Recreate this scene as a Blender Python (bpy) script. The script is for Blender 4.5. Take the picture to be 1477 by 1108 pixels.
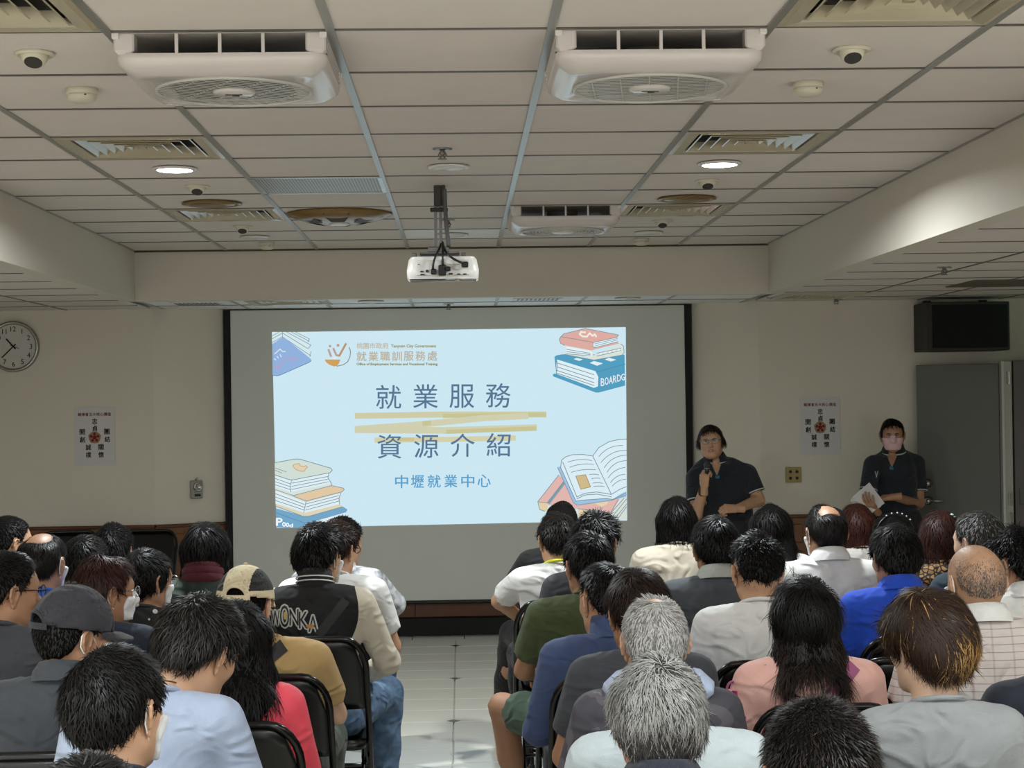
import bpy, math, random
import numpy as np
from mathutils import Vector, Matrix
from mathutils.bvhtree import BVHTree

for _o in list(bpy.data.objects):
    bpy.data.objects.remove(_o)
SC = bpy.context.scene
COL = SC.collection

# ------------------------------------------------------------------ camera
W, H, F = 1477, 1108, 2420.0
CAMZ = 1.76
YAW, PITCH, ROLL = math.radians(1.74), math.radians(0.47), math.radians(-0.8)
cam = bpy.data.cameras.new('camera')
cam.sensor_width = 36
cam.lens = F / W * 36
cam.clip_start = 0.05
camo = bpy.data.objects.new('camera', cam)
COL.objects.link(camo)
CM = Matrix.Rotation(-YAW, 4, 'Z') @ Matrix.Rotation(math.pi / 2 + PITCH, 4, 'X') @ Matrix.Rotation(ROLL, 4, 'Z')
CM.translation = (0, 0, CAMZ)
camo.matrix_world = CM
SC.camera = camo

def at(px, py, Y):
    """point of the vertical plane y=Y seen at a pixel of the 1477x1108 frame"""
    d = CM.to_3x3() @ Vector(((px - W / 2) / F, (H / 2 - py) / F, -1.0))
    t = Y / d.y
    return Vector((d.x * t, Y, CAMZ + d.z * t))

# ------------------------------------------------------------------ world, light, exposure
wd = bpy.data.worlds.new('world'); SC.world = wd; wd.use_nodes = True
wd.node_tree.nodes['Background'].inputs[0].default_value = (0.93, 0.97, 1.0, 1)
wd.node_tree.nodes['Background'].inputs[1].default_value = 1.65
VS = SC.view_settings
VS.view_transform = 'Standard'; VS.look = 'None'; VS.gamma = 1; VS.use_curve_mapping = False
VS.exposure = 0.0
LAMP_W = 56.0        # lit downlights
REAR_W = 34.0        # the lit downlights of the rear half of the room
SLIDE_E = 1.0

# ------------------------------------------------------------------ helpers
def srgb(r, g, b):
    f = lambda c: c / 12.92 if c <= 0.04045 else ((c + 0.055) / 1.055) ** 2.4
    return (f(r / 255), f(g / 255), f(b / 255), 1)

MATS = {}
def mat(name, col, rough=0.6, metal=0.0, noise=0.0, nscale=20, bump=0.0, bscale=60, emit=0.0, spec=0.5, sheen=0, alpha=1, trans=0):
    if name in MATS: return MATS[name]
    m = bpy.data.materials.new(name); m.use_nodes = True
    nt = m.node_tree; N = nt.nodes; L = nt.links
    b = N['Principled BSDF']
    c = srgb(*col) if max(col) > 1.0001 else (*col[:3], 1)
    b.inputs['Base Color'].default_value = c
    b.inputs['Roughness'].default_value = rough
    b.inputs['Metallic'].default_value = metal
    b.inputs['Specular IOR Level'].default_value = spec
    b.inputs['Alpha'].default_value = alpha
    b.inputs['Transmission Weight'].default_value = trans
    if sheen: b.inputs['Sheen Weight'].default_value = sheen
    if emit:
        b.inputs['Emission Color'].default_value = c
        b.inputs['Emission Strength'].default_value = emit
    if noise or bump:
        tc = N.new('ShaderNodeTexCoord')
        if noise:
            n = N.new('ShaderNodeTexNoise'); n.inputs['Scale'].default_value = nscale; n.inputs['Detail'].default_value = 5
            L.new(tc.outputs['Object'], n.inputs['Vector'])
            mx = N.new('ShaderNodeMix'); mx.data_type = 'RGBA'
            mx.inputs[6].default_value = (*[v * (1 - noise) for v in c[:3]], 1)
            mx.inputs[7].default_value = (*[min(1, v * (1 + noise)) for v in c[:3]], 1)
            L.new(n.outputs['Fac'], mx.inputs[0]); L.new(mx.outputs[2], b.inputs['Base Color'])
        if bump:
            n2 = N.new('ShaderNodeTexNoise'); n2.inputs['Scale'].default_value = bscale; n2.inputs['Detail'].default_value = 4
            L.new(tc.outputs['Object'], n2.inputs['Vector'])
            bp = N.new('ShaderNodeBump'); bp.inputs['Strength'].default_value = bump; bp.inputs['Distance'].default_value = 0.01
            L.new(n2.outputs['Fac'], bp.inputs['Height']); L.new(bp.outputs[0], b.inputs['Normal'])
    MATS[name] = m
    return m

def emat(name, col, s=None):
    if name in MATS: return MATS[name]
    m = bpy.data.materials.new(name); m.use_nodes = True
    N = m.node_tree.nodes; N.clear()
    e = N.new('ShaderNodeEmission'); o = N.new('ShaderNodeOutputMaterial')
    e.inputs[0].default_value = srgb(*col); e.inputs[1].default_value = SLIDE_E if s is None else s
    m.node_tree.links.new(e.outputs[0], o.inputs[0])
    MATS[name] = m
    return m

class MB:
    def __init__(s): s.v = []; s.f = []; s.mi = []
    def add(s, v, f, mi=0):
        o = len(s.v); s.v += [tuple(p) for p in v]; s.f += [tuple(o + i for i in q) for q in f]; s.mi += [mi] * len(f)
        return s
    def box(s, c, d, mi=0, rz=0, bev=0.0, M=None):
        x, y, z = (k / 2 for k in d)
        if bev:
            b = min(bev, x * .99, y * .99, z * .99); v = []; f = []
            rings = [(-z, b), (-z + b, 0), (z - b, 0), (z, b)]
            for zz, ins in rings:
                X, Y = x - ins, y - ins; q = b * .5 if ins == 0 else b * .3
                v += [(-X + q, -Y, zz), (X - q, -Y, zz), (X, -Y + q, zz), (X, Y - q, zz), (X - q, Y, zz), (-X + q, Y, zz), (-X, Y - q, zz), (-X, -Y + q, zz)]
            f.append(tuple(range(7, -1, -1))); f.append(tuple(range(24, 32)))
            for r in range(3):
                for i in range(8):
                    j = (i + 1) % 8; f.append((r * 8 + i, r * 8 + j, r * 8 + 8 + j, r * 8 + 8 + i))
        else:
            v = [(-x, -y, -z), (x, -y, -z), (x, y, -z), (-x, y, -z), (-x, -y, z), (x, -y, z), (x, y, z), (-x, y, z)]
            f = [(0, 3, 2, 1), (4, 5, 6, 7), (0, 1, 5, 4), (1, 2, 6, 5), (2, 3, 7, 6), (3, 0, 4, 7)]
        R = Matrix.Rotation(rz, 3, 'Z') if M is None else M
        return s.add([R @ Vector(p) + Vector(c) for p in v], f, mi)
    def tube(s, pts, r, n=8, mi=0, closed=False, cap=True):
        P = [Vector(p) for p in pts]; m = len(P)
        rs = r if isinstance(r, (list, tuple)) else [r] * m
        T = []
        for i in range(m):
            a = P[(i - 1) % m] if (i or closed) else P[0]; b = P[(i + 1) % m] if (i < m - 1 or closed) else P[-1]
            t = (b - a); T.append(t.normalized() if t.length > 1e-9 else Vector((0, 0, 1)))
        up = Vector((0, 0, 1)) if abs(T[0].z) < .9 else Vector((1, 0, 0))
        nrm = T[0].cross(up).normalized(); v = []
        for i in range(m):
            nrm = (nrm - T[i] * nrm.dot(T[i])).normalized(); bn = T[i].cross(nrm)
            for k in range(n):
                a = 2 * math.pi * k / n
                v.append(P[i] + (nrm * math.cos(a) + bn * math.sin(a)) * rs[i])
        f = []
        for i in range(m if closed else m - 1):
            i2 = (i + 1) % m
            for k in range(n):
                k2 = (k + 1) % n; f.append((i * n + k, i * n + k2, i2 * n + k2, i2 * n + k))
        if cap and not closed:
            f.append(tuple(range(n - 1, -1, -1))); f.append(tuple((m - 1) * n + k for k in range(n)))
        return s.add(v, f, mi)
    def lathe(s, prof, c=(0, 0, 0), n=24, mi=0, M=None, sx=1, sy=1, cap=True):
        v = []; f = []; m = len(prof)
        for r, z in prof:
            for k in range(n):
                a = 2 * math.pi * k / n; v.append(Vector((r * math.cos(a) * sx, r * math.sin(a) * sy, z)))
        for i in range(m - 1):
            for k in range(n):
                k2 = (k + 1) % n; f.append((i * n + k, i * n + k2, i * n + n + k2, i * n + n + k))
        if cap and prof[0][0] > 1e-6: f.append(tuple(range(n - 1, -1, -1)))
        if cap and prof[-1][0] > 1e-6: f.append(tuple((m - 1) * n + k for k in range(n)))
        if M is not None: v = [M @ p for p in v]
        return s.add([p + Vector(c) for p in v], f, mi)
    def poly(s, pts, mi=0): return s.add(pts, [tuple(range(len(pts)))], mi)
    def build(s, name, mats, parent=None, smooth=False):
        me = bpy.data.meshes.new(name); me.from_pydata(s.v, [], s.f)
        return link(name, me, mats, parent, smooth, s.mi)

def link(name, me, mats, parent=None, smooth=False, mi=None):
    if not isinstance(mats, (list, tuple)): mats = [mats]
    for m in mats: me.materials.append(m)
    if mi is not None and len(mats) > 1: me.polygons.foreach_set('material_index', mi)
    if smooth: me.polygons.foreach_set('use_smooth', [True] * len(me.polygons))
    me.update()
    o = bpy.data.objects.new(name, me); COL.objects.link(o)
    if parent is not None: o.parent = parent
    return o

def npmesh(name, V, Fq):
    """mesh from a numpy vertex array and a list of numpy face arrays (each n x k)"""
    me = bpy.data.meshes.new(name)
    me.vertices.add(len(V)); me.vertices.foreach_set('co', np.ascontiguousarray(V, np.float32).ravel())
    Fq = [q for q in Fq if len(q)]
    loops = np.concatenate([q.ravel() for q in Fq]).astype(np.int32)
    tot = np.concatenate([np.full(len(q), q.shape[1]) for q in Fq]).astype(np.int32)
    st = np.concatenate([[0], np.cumsum(tot)[:-1]]).astype(np.int32)
    me.loops.add(len(loops)); me.loops.foreach_set('vertex_index', loops)
    me.polygons.add(len(tot)); me.polygons.foreach_set('loop_start', st)
    me.update(calc_edges=True); me.validate()
    return me

def tag(o, label, cat, group=None, kind=None):
    if label: o['label'] = label
    if cat: o['category'] = cat
    if group: o['group'] = group
    if kind: o['kind'] = kind
    return o
def empty(name, loc=(0, 0, 0), rz=0):
    o = bpy.data.objects.new(name, None); COL.objects.link(o); o.location = loc; o.rotation_euler = (0, 0, rz)
    o.empty_display_size = 0.1
    return o
def thing(name, label, cat, loc=(0, 0, 0), rz=0, group=None): return tag(empty(name, loc, rz), label, cat, group)
def struct(o): o['kind'] = 'structure'; return o
def copy_tree(o, parent=None):
    c = o.copy(); COL.objects.link(c); c.parent = parent
    for ch in o.children:
        copy_tree(ch, c)
    return c

FONT_CACHE = {}
def text_mesh(body, spacing=1.0, bold=0.0):
    """flat triangulated glyphs as (verts Nx2, faces), bounding box normalised to 0..1"""
    key = (body, spacing, bold)
    if key in FONT_CACHE: return FONT_CACHE[key]
    c = bpy.data.curves.new('t', 'FONT'); c.body = body; c.space_character = spacing; c.offset = bold; c.resolution_u = 3
    o = bpy.data.objects.new('t', c); COL.objects.link(o)
    bpy.context.view_layer.update()
    dg = bpy.context.evaluated_depsgraph_get()
    me = bpy.data.meshes.new_from_object(o.evaluated_get(dg))
    V = np.array([v.co[:2] for v in me.vertices]); Fc = [tuple(p.vertices) for p in me.polygons]
    bpy.data.objects.remove(o); bpy.data.curves.remove(c); bpy.data.meshes.remove(me)
    lo = V.min(0); hi = V.max(0)
    FONT_CACHE[key] = ((V - lo) / (hi - lo), Fc, (hi - lo)[0] / (hi - lo)[1])
    return FONT_CACHE[key]
# ------------------------------------------------------------------ materials of the room
M_TILE = mat('ceiling_tile', (214, 205, 198), .85, noise=.05, nscale=6, bump=.12, bscale=180)
M_TILE_SCREENLIT = mat('ceiling_tile_screenlit', (232, 232, 228), .6, noise=.03, nscale=6, bump=.1, bscale=160)  # same tile, brightened in colour for the light thrown back by the screen
M_RAIL = mat('grid_rail', (158, 156, 150), .3, metal=.5)
M_CROSS = mat('grid_cross_rail_shadow', (104, 99, 92), .35, metal=.4)  # rail colour darkened to carry the shadow gap along the tile joints
M_WALL = mat('wall_paint', (216, 209, 194), .8, noise=.03, nscale=3, bump=.25, bscale=120)
M_BEAM = mat('beam_paint', (208, 201, 188), .8, noise=.03, nscale=3, bump=.15, bscale=120)
M_PLENUM = mat('plenum', (60, 58, 55), .9, noise=.1)
M_WHITE = mat('white_plastic', (220, 214, 210), .28, noise=.02, nscale=10)
M_OFFWHITE = mat('aged_plastic', (205, 198, 178), .35, noise=.04, nscale=12)
M_BEIGE = mat('beige_metal', (176, 166, 142), .13, noise=.04, nscale=8)
M_GLOSS_GREY = mat('grey_metal', (120, 118, 115), .4, metal=.5, noise=.05)
M_DARK = mat('dark_inside', (52, 48, 46), .7, noise=.1)
M_BLACK = mat('black_plastic', (14, 13, 13), .35, noise=.05)
M_BLACKM = mat('black_matte', (9, 9, 8), .8, noise=.05)
M_STEEL = mat('steel', (170, 168, 162), .25, metal=1.0, noise=.03)
M_WOOD = mat('brown_wood', (112, 68, 30), .45, noise=.3, nscale=9, bump=.05)
M_WOODD = mat('brown_wood_dark', (84, 46, 20), .45, noise=.3, nscale=9)
M_DOOR = mat('grey_door_paint', (92, 92, 86), .5, noise=.05, nscale=4)
M_JAMB = mat('door_jamb', (168, 168, 160), .4, noise=.04)
M_BRONZE = mat('bronze_lacquer', (128, 98, 48), .3, metal=.3, noise=.12, nscale=15)
M_PAPER = mat('paper', (205, 202, 200), .7, noise=.02)
M_INK = mat('ink_black', (28, 26, 26), .8)
M_INKRED = mat('ink_red', (112, 28, 24), .8)

ZC, ZL = 2.776, 2.447          # raised ceiling, lower ceiling
XL = [-2.166 + .607 * k for k in range(8)]
YR = lambda j: 4.6 + .605 * j
XA, XB = -4.25, 4.75           # side walls
YF = 12.35                     # front wall
YB = -3.2                      # the room goes on behind the camera

# ------------------------------------------------------------------ floor
def floor_material():
    m = mat('floor_tile', (226, 221, 208), .16, noise=.06, nscale=3)
    return m
M_FLOOR = floor_material()
M_GROUT = mat('grout', (78, 70, 60), .8, noise=.1)
def floor_far_material():
    m = bpy.data.materials.new('floor_tiled'); m.use_nodes = True
    N = m.node_tree.nodes; L = m.node_tree.links; b = N['Principled BSDF']; b.inputs['Roughness'].default_value = .18
    tc = N.new('ShaderNodeTexCoord'); br = N.new('ShaderNodeTexBrick'); br.offset = 0
    br.inputs['Color1'].default_value = srgb(226, 221, 208); br.inputs['Color2'].default_value = srgb(222, 217, 204)
    br.inputs['Mortar'].default_value = srgb(78, 70, 60); br.inputs['Scale'].default_value = 1
    br.inputs['Mortar Size'].default_value = .003; br.inputs['Brick Width'].default_value = .385; br.inputs['Row Height'].default_value = .347
    L.new(tc.outputs['Object'], br.inputs['Vector']); L.new(br.outputs['Color'], b.inputs['Base Color'])
    return m
fl = struct(MB().box(((XA + XB) / 2, (YB + 13) / 2, -.055), (XB - XA + .2, 13 - YB, .09)).build('floor', floor_far_material()))
bed = MB().box((0, 0, 0), (.378, .340, .010), bev=.002)
tile_me = None
_q = at(656, 978.6, 12); JX = at(656, 978.6, 12 * CAMZ / (CAMZ - _q.z)).x   # the long joint down the aisle
for i in range(-4, 4):
    for j in range(20):
        x = JX + .385 * (i + .5); y = 12.285 - .347 * (j + .5) - .0
        if tile_me is None:
            o = bed.build('floor_tile', M_FLOOR, fl); tile_me = o.data
        else:
            o = bpy.data.objects.new('floor_tile', tile_me); COL.objects.link(o); o.parent = fl
        o.location = (x, y, -.0045)
for (px, py) in ((657, 931.6), (656, 978.6), (655, 1040)):   # small dark diamond inlays on the joint
    p = at(px, py, 12); k = CAMZ / (CAMZ - p.z); Y = 12 * k
    x = JX; s = .038
    d = MB().add([(x - s, Y, .0), (x, Y - s, .0), (x + s, Y, .0), (x, Y + s, .0), (x - s, Y, .0012), (x, Y - s, .0012), (x + s, Y, .0012), (x, Y + s, .0012)],
                 [(4, 5, 6, 7), (0, 1, 5, 4), (1, 2, 6, 5), (2, 3, 7, 6), (3, 0, 4, 7)]).build('inlay_tile', mat('inlay', (46, 40, 34), .3), fl)

# ------------------------------------------------------------------ ceiling
ce = struct(MB().box((0, (YB + 11.4) / 2, ZC + .06), (XB - XA + .2, 11.4 - YB, .06)).box(((XA + XB) / 2, (YB + 13) / 2, ZC + .12), (XB - XA + .2, 13 - YB, .04)).build('ceiling', M_PLENUM))
TILE_ME = {}
def ceiling_tile(x, y, z, w, d, m=M_TILE, name='ceiling_tile'):
    key = (round(w, 3), round(d, 3), m.name)
    if key not in TILE_ME:
        o = MB().box((0, 0, .006), (w, d, .012), bev=.003).build(name, m, ce); TILE_ME[key] = o.data
    else:
        o = bpy.data.objects.new(name, TILE_ME[key]); COL.objects.link(o); o.parent = ce
    o.location = (x, y, z)
    return o
HOLES = {(1, 3), (5, 3), (1, 7), (5, 7), (1, -1), (5, -1), (2, 0), (4, 0), (4, 7), (2, 5), (2, 7), (1, -5), (5, -5)}
for k in range(7):
    for j in range(-12, 11):
        if (k, j) in HOLES: continue
        screenlit = (k, j) == (3, 9)
        ceiling_tile((XL[k] + XL[k + 1]) / 2, (YR(j) + YR(j + 1)) / 2, ZC, .590, .594, M_TILE_SCREENLIT if screenlit else M_TILE)
def rail(x0, y0, x1, y1, z, w):
    c = ((x0 + x1) / 2, (y0 + y1) / 2, z)
    d = (abs(x1 - x0) + (w if x0 == x1 else 0), abs(y1 - y0) + (w if y0 == y1 else 0), .006)
    return MB().box(c, d).build('ceiling_rail', M_RAIL if w > .02 else M_CROSS, ce)
for x in XL: rail(x, YR(-12), x, YR(11), ZC - .002, .024)
for j in range(-12, 12): rail(XL[0], YR(j), XL[7], YR(j), ZC - .001, .010)
# lower ceiling on both sides and in front
for side, xs in ((-1, [XL[0] - .10 - .607 * k for k in range(4)]), (1, [XL[7] + .10 + .607 * k for k in range(5)])):
    for a, b in zip(xs[:-1], xs[1:]):
        for j in range(-12, 13):
            if YR(j + 1) > 12.5: continue
            ceiling_tile((a + b) / 2, (YR(j) + YR(j + 1)) / 2, ZL, .597, .596)
    for x in xs[1:]: rail(x, YR(-12), x, 12.35, ZL - .001, .012)
    for j in range(-12, 13): rail(xs[0], YR(j), xs[-1], YR(j), ZL - .0005, .008)
for k in range(7):
    for j in (11, 12):
        ceiling_tile((XL[k] + XL[k + 1]) / 2, 11.36 + (j - 11) * .605 + .302, ZL, .590, .596, M_TILE_SCREENLIT)
for x in XL: rail(x, 11.36, x, 12.57, ZL - .001, .022)
rail(XL[0], 11.965, XL[7], 11.965, ZL - .001, .012)
MB().box((3.56, 10.55, ZL - .002), (.78, .62, .01)).build('dark_recess_panel', mat('dark_recess_panel', (96, 88, 76), .7, noise=.08), ce)  # flat dark panel drawn where the ceiling has a dark recess
# beams round the raised ceiling
struct(MB().box((XL[0] - .05, (YB + 11.36) / 2, (ZL + ZC) / 2 + .02), (.10, 11.36 - YB, ZC - ZL + .05)).build('beam_left', M_BEAM))
struct(MB().box((XL[7] + .05, (YB + 11.36) / 2, (ZL + ZC) / 2 + .02), (.10, 11.36 - YB, ZC - ZL + .05)).build('beam_right', M_BEAM))
struct(MB().box(((XL[0] + XL[7]) / 2, 11.31, (ZL + ZC) / 2 + .018), (XL[7] - XL[0], .10, ZC - ZL + .05)).build('beam_front', M_BEAM))
# dark edge trim where the raised ceiling meets the front beam
MB().box(((XL[0] + XL[7]) / 2, 11.25, ZC - .006), (XL[7] - XL[0], .012, .012)).build('edge_trim', mat('edge_dark', (70, 58, 42), .6), ce)

# ------------------------------------------------------------------ walls
xs1, xs2 = at(222, 600, YF).x, at(323, 600, 12.56).x
xs3, xs4 = at(1000, 600, 12.56).x, at(1096, 600, YF).x
YN = 12.66
def wallseg(name, p, q, t=.12, z1=2.6):
    p, q = Vector((*p, 0)), Vector((*q, 0)); n = Vector((-(q - p).y, (q - p).x, 0)).normalized() * t
    v = [p, q, q + n, p + n]; v += [a + Vector((0, 0, z1)) for a in v]
    return struct(MB().add(v, [(0, 3, 2, 1), (4, 5, 6, 7), (0, 1, 5, 4), (1, 2, 6, 5), (2, 3, 7, 6), (3, 0, 4, 7)]).build(name, M_WALL))
wallseg('wall_front_left', (XA, YF), (xs1, YF))
wallseg('wall_wing_left', (xs1, YF), (xs2, 12.56))
wallseg('wall_niche', (xs2 - .2, YN), (xs3 + .2, YN))
wallseg('wall_wing_right', (xs3, 12.56), (xs4, YF))
wallseg('wall_front_right', (xs4, YF), (XB, YF))
wallseg('wall_left', (XA, YB), (XA, YF + .12))
wallseg('wall_right', (XB, YF + .12), (XB, YB))

# wood wainscot with raised panels
ZW = .868
def wainscot(name, p, q, n, cap=True):
    p, q = Vector((*p, 0)), Vector((*q, 0)); u = (q - p).normalized(); Lw = (q - p).length
    nn = Vector((u.y, -u.x, 0)); ang = math.atan2(u.y, u.x)
    mid = (p + q) / 2
    root = struct(MB().box(mid + nn * .008 + Vector((0, 0, ZW / 2)), (Lw, .016, ZW), rz=ang).build(name, M_WOOD))
    MB().box(mid + nn * .016 + Vector((0, 0, ZW - .012)), (Lw, .034, .024), rz=ang, bev=.006).build('cap_rail', M_WOODD, root)
    MB().box(mid + nn * .016 + Vector((0, 0, .06)), (Lw, .024, .12), rz=ang, bev=.005).build('baseboard', M_WOODD, root)
    w = Lw / n
    for i in range(n):
        for z0, z1 in ((.66, .80), (.18, .60)):
            c = p + u * (w * (i + .5)) + nn * .018 + Vector((0, 0, (z0 + z1) / 2))
            MB().box(c, (w * .78, .018, z1 - z0), rz=ang, bev=.008).build('panel', M_WOOD, root)
    return root
wainscot('trim_1', (XA + .01, YF - .001), (xs1, YF - .001), 5)
wainscot('trim_2', (xs1, YF - .001), (xs2, 12.559), 2)
wainscot('trim_3', (xs3, 12.559), (xs4, YF - .001), 2)
wainscot('trim_4', (xs4, YF - .001), (3.22, YF - .001), 3)
# low wooden rail and black plinth under the screen
r = struct(MB().box(((xs2 + xs3) / 2, 12.60, .19), (xs3 - xs2, .10, .13), bev=.006).build('trim_5', M_WOODD))
for i in range(5):
    w = (xs3 - xs2) / 5
    MB().box((xs2 + w * (i + .5), 12.545, .19), (w - .006, .014, .118), bev=.004).build('rail_board', M_WOODD, r)
struct(MB().box(((xs2 + xs3) / 2, 12.56, .063), (xs3 - xs2, .12, .126), bev=.004).build('baseboard_front', M_BLACKM))

# ------------------------------------------------------------------ projection screen with the slide
YS = 12.50
sx0, sx1 = at(334, 600, YS).x, at(989, 600, YS).x
scr = thing('projection_screen', 'large matt projection screen showing a slide on the front wall', 'screen', ((sx0 + sx1) / 2, YS, .25))
def child_at(o, parent):
    o.parent = parent; o.matrix_parent_inverse = Matrix.Translation(-Vector(parent.location)); return o
M_SCREEN = mat('screen_fabric', (208, 209, 202), .75, noise=.015, nscale=4)
child_at(MB().box(((sx0 + sx1) / 2, YS + .004, (.262 + 2.435) / 2), (sx1 - sx0, .006, 2.435 - .262)).build('fabric', M_SCREEN), scr)
child_at(MB().box(((sx0 + sx1) / 2, YS + .004, .25), (sx1 - sx0 + .06, .022, .026), bev=.006).build('bottom_bar', M_BLACK), scr)
for xx, sg in ((sx0, -1), (sx1, 1)):
    child_at(MB().box((xx + sg * .025, YS + .006, (.25 + 2.44) / 2), (.05, .02, 2.19)).build('side_border', M_BLACKM), scr)
child_at(MB().box(((sx0 + sx1) / 2, YS + .04, 2.42), (sx1 - sx0 + .06, .06, .05), bev=.01).build('case', M_GLOSS_GREY), scr)

M_SLIDE = emat('slide_light', (204, 231, 242))
def spt(px, py, lay): return at(px, py, YS - .0015 - lay * .0004)
CORN = [(392.5, 479.5), (902.5, 472), (904.5, 751), (399, 761.5)]
slide = MB().poly([spt(*c, 0) for c in CORN]).build('slide_image', M_SLIDE)
child_at(slide, scr)
def sub(o, parent=slide):
    o.parent = parent
    o.matrix_parent_inverse = (Matrix.Translation(Vector(scr.location)) @ Matrix.Translation(-Vector(scr.location))).inverted()
    return o
class Draw:
    """flat print in the plane of the slide, from outlines in frame pixels"""
    def __init__(s, base=1): s.mb = MB(); s.m = []; s.lay = base
    def idx(s, c):
        m = emat('slide_%d_%d_%d' % c, c)
        if m not in s.m: s.m.append(m)
        return s.m.index(m)
    def fill(s, pts, c):
        s.lay += .12; s.mb.poly([spt(*p, s.lay) for p in pts], s.idx(c)); return s
    def line(s, pts, w, c):
        s.lay += .03; P = [Vector(p) for p in pts]
        for a, b in zip(P[:-1], P[1:]):
            d = (b - a)
            if d.length < 1e-6: continue
            n = Vector((-d.y, d.x)).normalized() * w / 2; e = d.normalized() * w * .25
            s.mb.poly([spt(*q, s.lay) for q in (a - e + n, a - e - n, b + e - n, b + e + n)], s.idx(c))
        return s
    def curve(s, a, b, bulge, w, c, n=8):
        a, b = Vector(a), Vector(b); d = b - a; nn = Vector((d.y, -d.x)).normalized() * bulge
        return s.line([a + d * t + nn * 4 * t * (1 - t) for t in [i / n for i in range(n + 1)]], w, c)
    def text(s, body, x0, y0, x1, y1, c, slope=0, bold=0, spacing=1, shear=0):
        s.lay += .1; V, Fc, _ = text_mesh(body, spacing, 0); i = s.idx(c); bw = bold * 40
        for bx, by in (((0, 0),) if bw < .1 else ((-bw / 2, 0), (bw / 2, 0), (0, -bw / 2), (0, bw / 2))):
            s.mb.add([spt(x0 + u * (x1 - x0) + shear * v + bx, y1 + v * (y0 - y1) + slope * u + by, s.lay) for u, v in V], Fc, i); s.lay += .01
        return s
    def done(s, name): return sub(s.mb.build(name, s.m))
OUT = (118, 146, 158)
def scl(x0, y0, k): return lambda *p: [(x0 + a / k, y0 + b / k) for a, b in p]
# main title lines, one object a line
d = Draw()
for (pts, w, c) in (([(514, 600), (640, 598), (786, 598)], 8.5, (206, 204, 168)), ([(640, 600), (786, 598)], 6, (199, 195, 148)),
                    ([(514, 619), (610, 612), (700, 603), (760, 600)], 9, (208, 207, 176)), ([(611, 611), (620, 610)], 7, (200, 195, 150)),
                    ([(514, 620), (640, 621), (772, 617)], 9.5, (208, 207, 176)), ([(645, 623), (772, 618)], 6, (199, 195, 148)),
                    ([(542, 635), (640, 634), (742, 632)], 7.5, (212, 208, 172)), ([(576, 634), (596, 634)], 5, (204, 194, 146))):
    d.line(pts, w, c)
d.done('brush_stroke')
CH = (88, 118, 148)
for body, boxes in (('就業服務', ((542.5, 555.5, 578.5, 590), (596, 554.5, 631.5, 589), (648.5, 554.5, 684, 588.5), (701, 553, 736.5, 588))),
                    ('資源介紹', ((544.5, 627, 579, 661.5), (597.5, 626.5, 632.5, 660.5), (650, 625.5, 684.5, 659), (702, 625, 736.5, 658.5)))):
    for ch, bx in zip(body, boxes): Draw(3).text(ch, *bx, CH, bold=.006).done('title_character')
for ch, x in zip('中壢就業中心', (570, 593, 617, 641, 665.5, 689)):
    Draw(3).text(ch, x, 685.5 - (x - 570) * .008, x + 18.5, 704 - (x - 570) * .012, (92, 160, 204), bold=.012).done('subtitle_character')
# emblem and its lines of lettering
k = scl(385, 470, 5.792); TN = (184, 162, 154); GD = (206, 162, 92)
d = Draw(2)
d.fill(k((482, 282), (615, 282), (600, 318), (585, 335), (560, 340), (520, 325), (495, 305)), GD)
d.line(k((688, 180), (698, 215), (695, 255), (675, 300), (640, 325), (585, 338)), 1.1, (132, 128, 104))
d.line(k((515, 200), (535, 255)), 3, TN).line(k((555, 190), (580, 245), (605, 250)), 3, TN).line(k((605, 250), (660, 150)), 3, (186, 150, 112))
for cx, cy, rr in ((527, 170, 11), (594, 163, 13), (566, 268, 14)):
    d.fill(k(*[(cx + rr * math.cos(a * .524), cy + rr * math.sin(a * .524)) for a in range(12)]), TN if cy < 200 else (226, 232, 230))
d.done('emblem')
d = Draw(2)
d.text('桃園市政府', 514.5, 494.5, 560, 503, (192, 188, 172), bold=.01)
d.text('Taoyuan City Government', 564, 497, 629, 502.5, (160, 162, 128), bold=.015)
for i, ch in enumerate('就業職訓服務處'):
    d.text(ch, 514.5 + i * 17.0, 507.3 - i * .12, 528.5 + i * 17.0, 521 - i * .12, (186, 178, 160), bold=.012)
d.text('Office of Employment Services and Vocational Training', 514.5, 523.5, 631, 528, (148, 152, 120), bold=.015)
d.done('header_text')
# book drawing, top left
k = scl(385, 470, 5.792); d = Draw(1); BL = (146, 178, 222)
d.fill(k((42, 52), (310, 52), (358, 110), (345, 135), (368, 165), (350, 190), (370, 215), (360, 255), (130, 95), (44, 150)), (212, 232, 238))
for a, b in (((130, 52), (130, 100)), ((130, 60), (340, 190)), ((165, 52), (365, 160)), ((205, 52), (355, 130)), ((130, 92), (365, 250)), ((240, 52), (355, 110)),
             ((42, 110), (130, 60)), ((42, 85), (100, 55)), ((42, 140), (130, 92)), ((355, 110), (342, 135)), ((368, 160), (345, 190)), ((370, 212), (358, 258))):
    d.line(k(a, b), .8, OUT)
d.fill(k((46, 152), (120, 102), (150, 102), (365, 275), (368, 292), (355, 305), (110, 412), (80, 418), (48, 410)), BL)
d.line(k((48, 412), (85, 418), (110, 412), (355, 305), (370, 290)), .9, (92, 128, 172))
for a, b in (((65, 235), (110, 195)), ((110, 195), (130, 215)), ((130, 215), (155, 215)), ((60, 275), (75, 285)), ((85, 255), (95, 270)), ((110, 240), (120, 260))):
    d.line(k(a, b), 1.5, (214, 226, 240))
d.line(k((60, 360), (90, 330), (100, 370), (130, 295), (180, 260), (210, 300), (235, 260), (255, 285)), 2.0, (176, 164, 206))
d.done('book_drawing')
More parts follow.
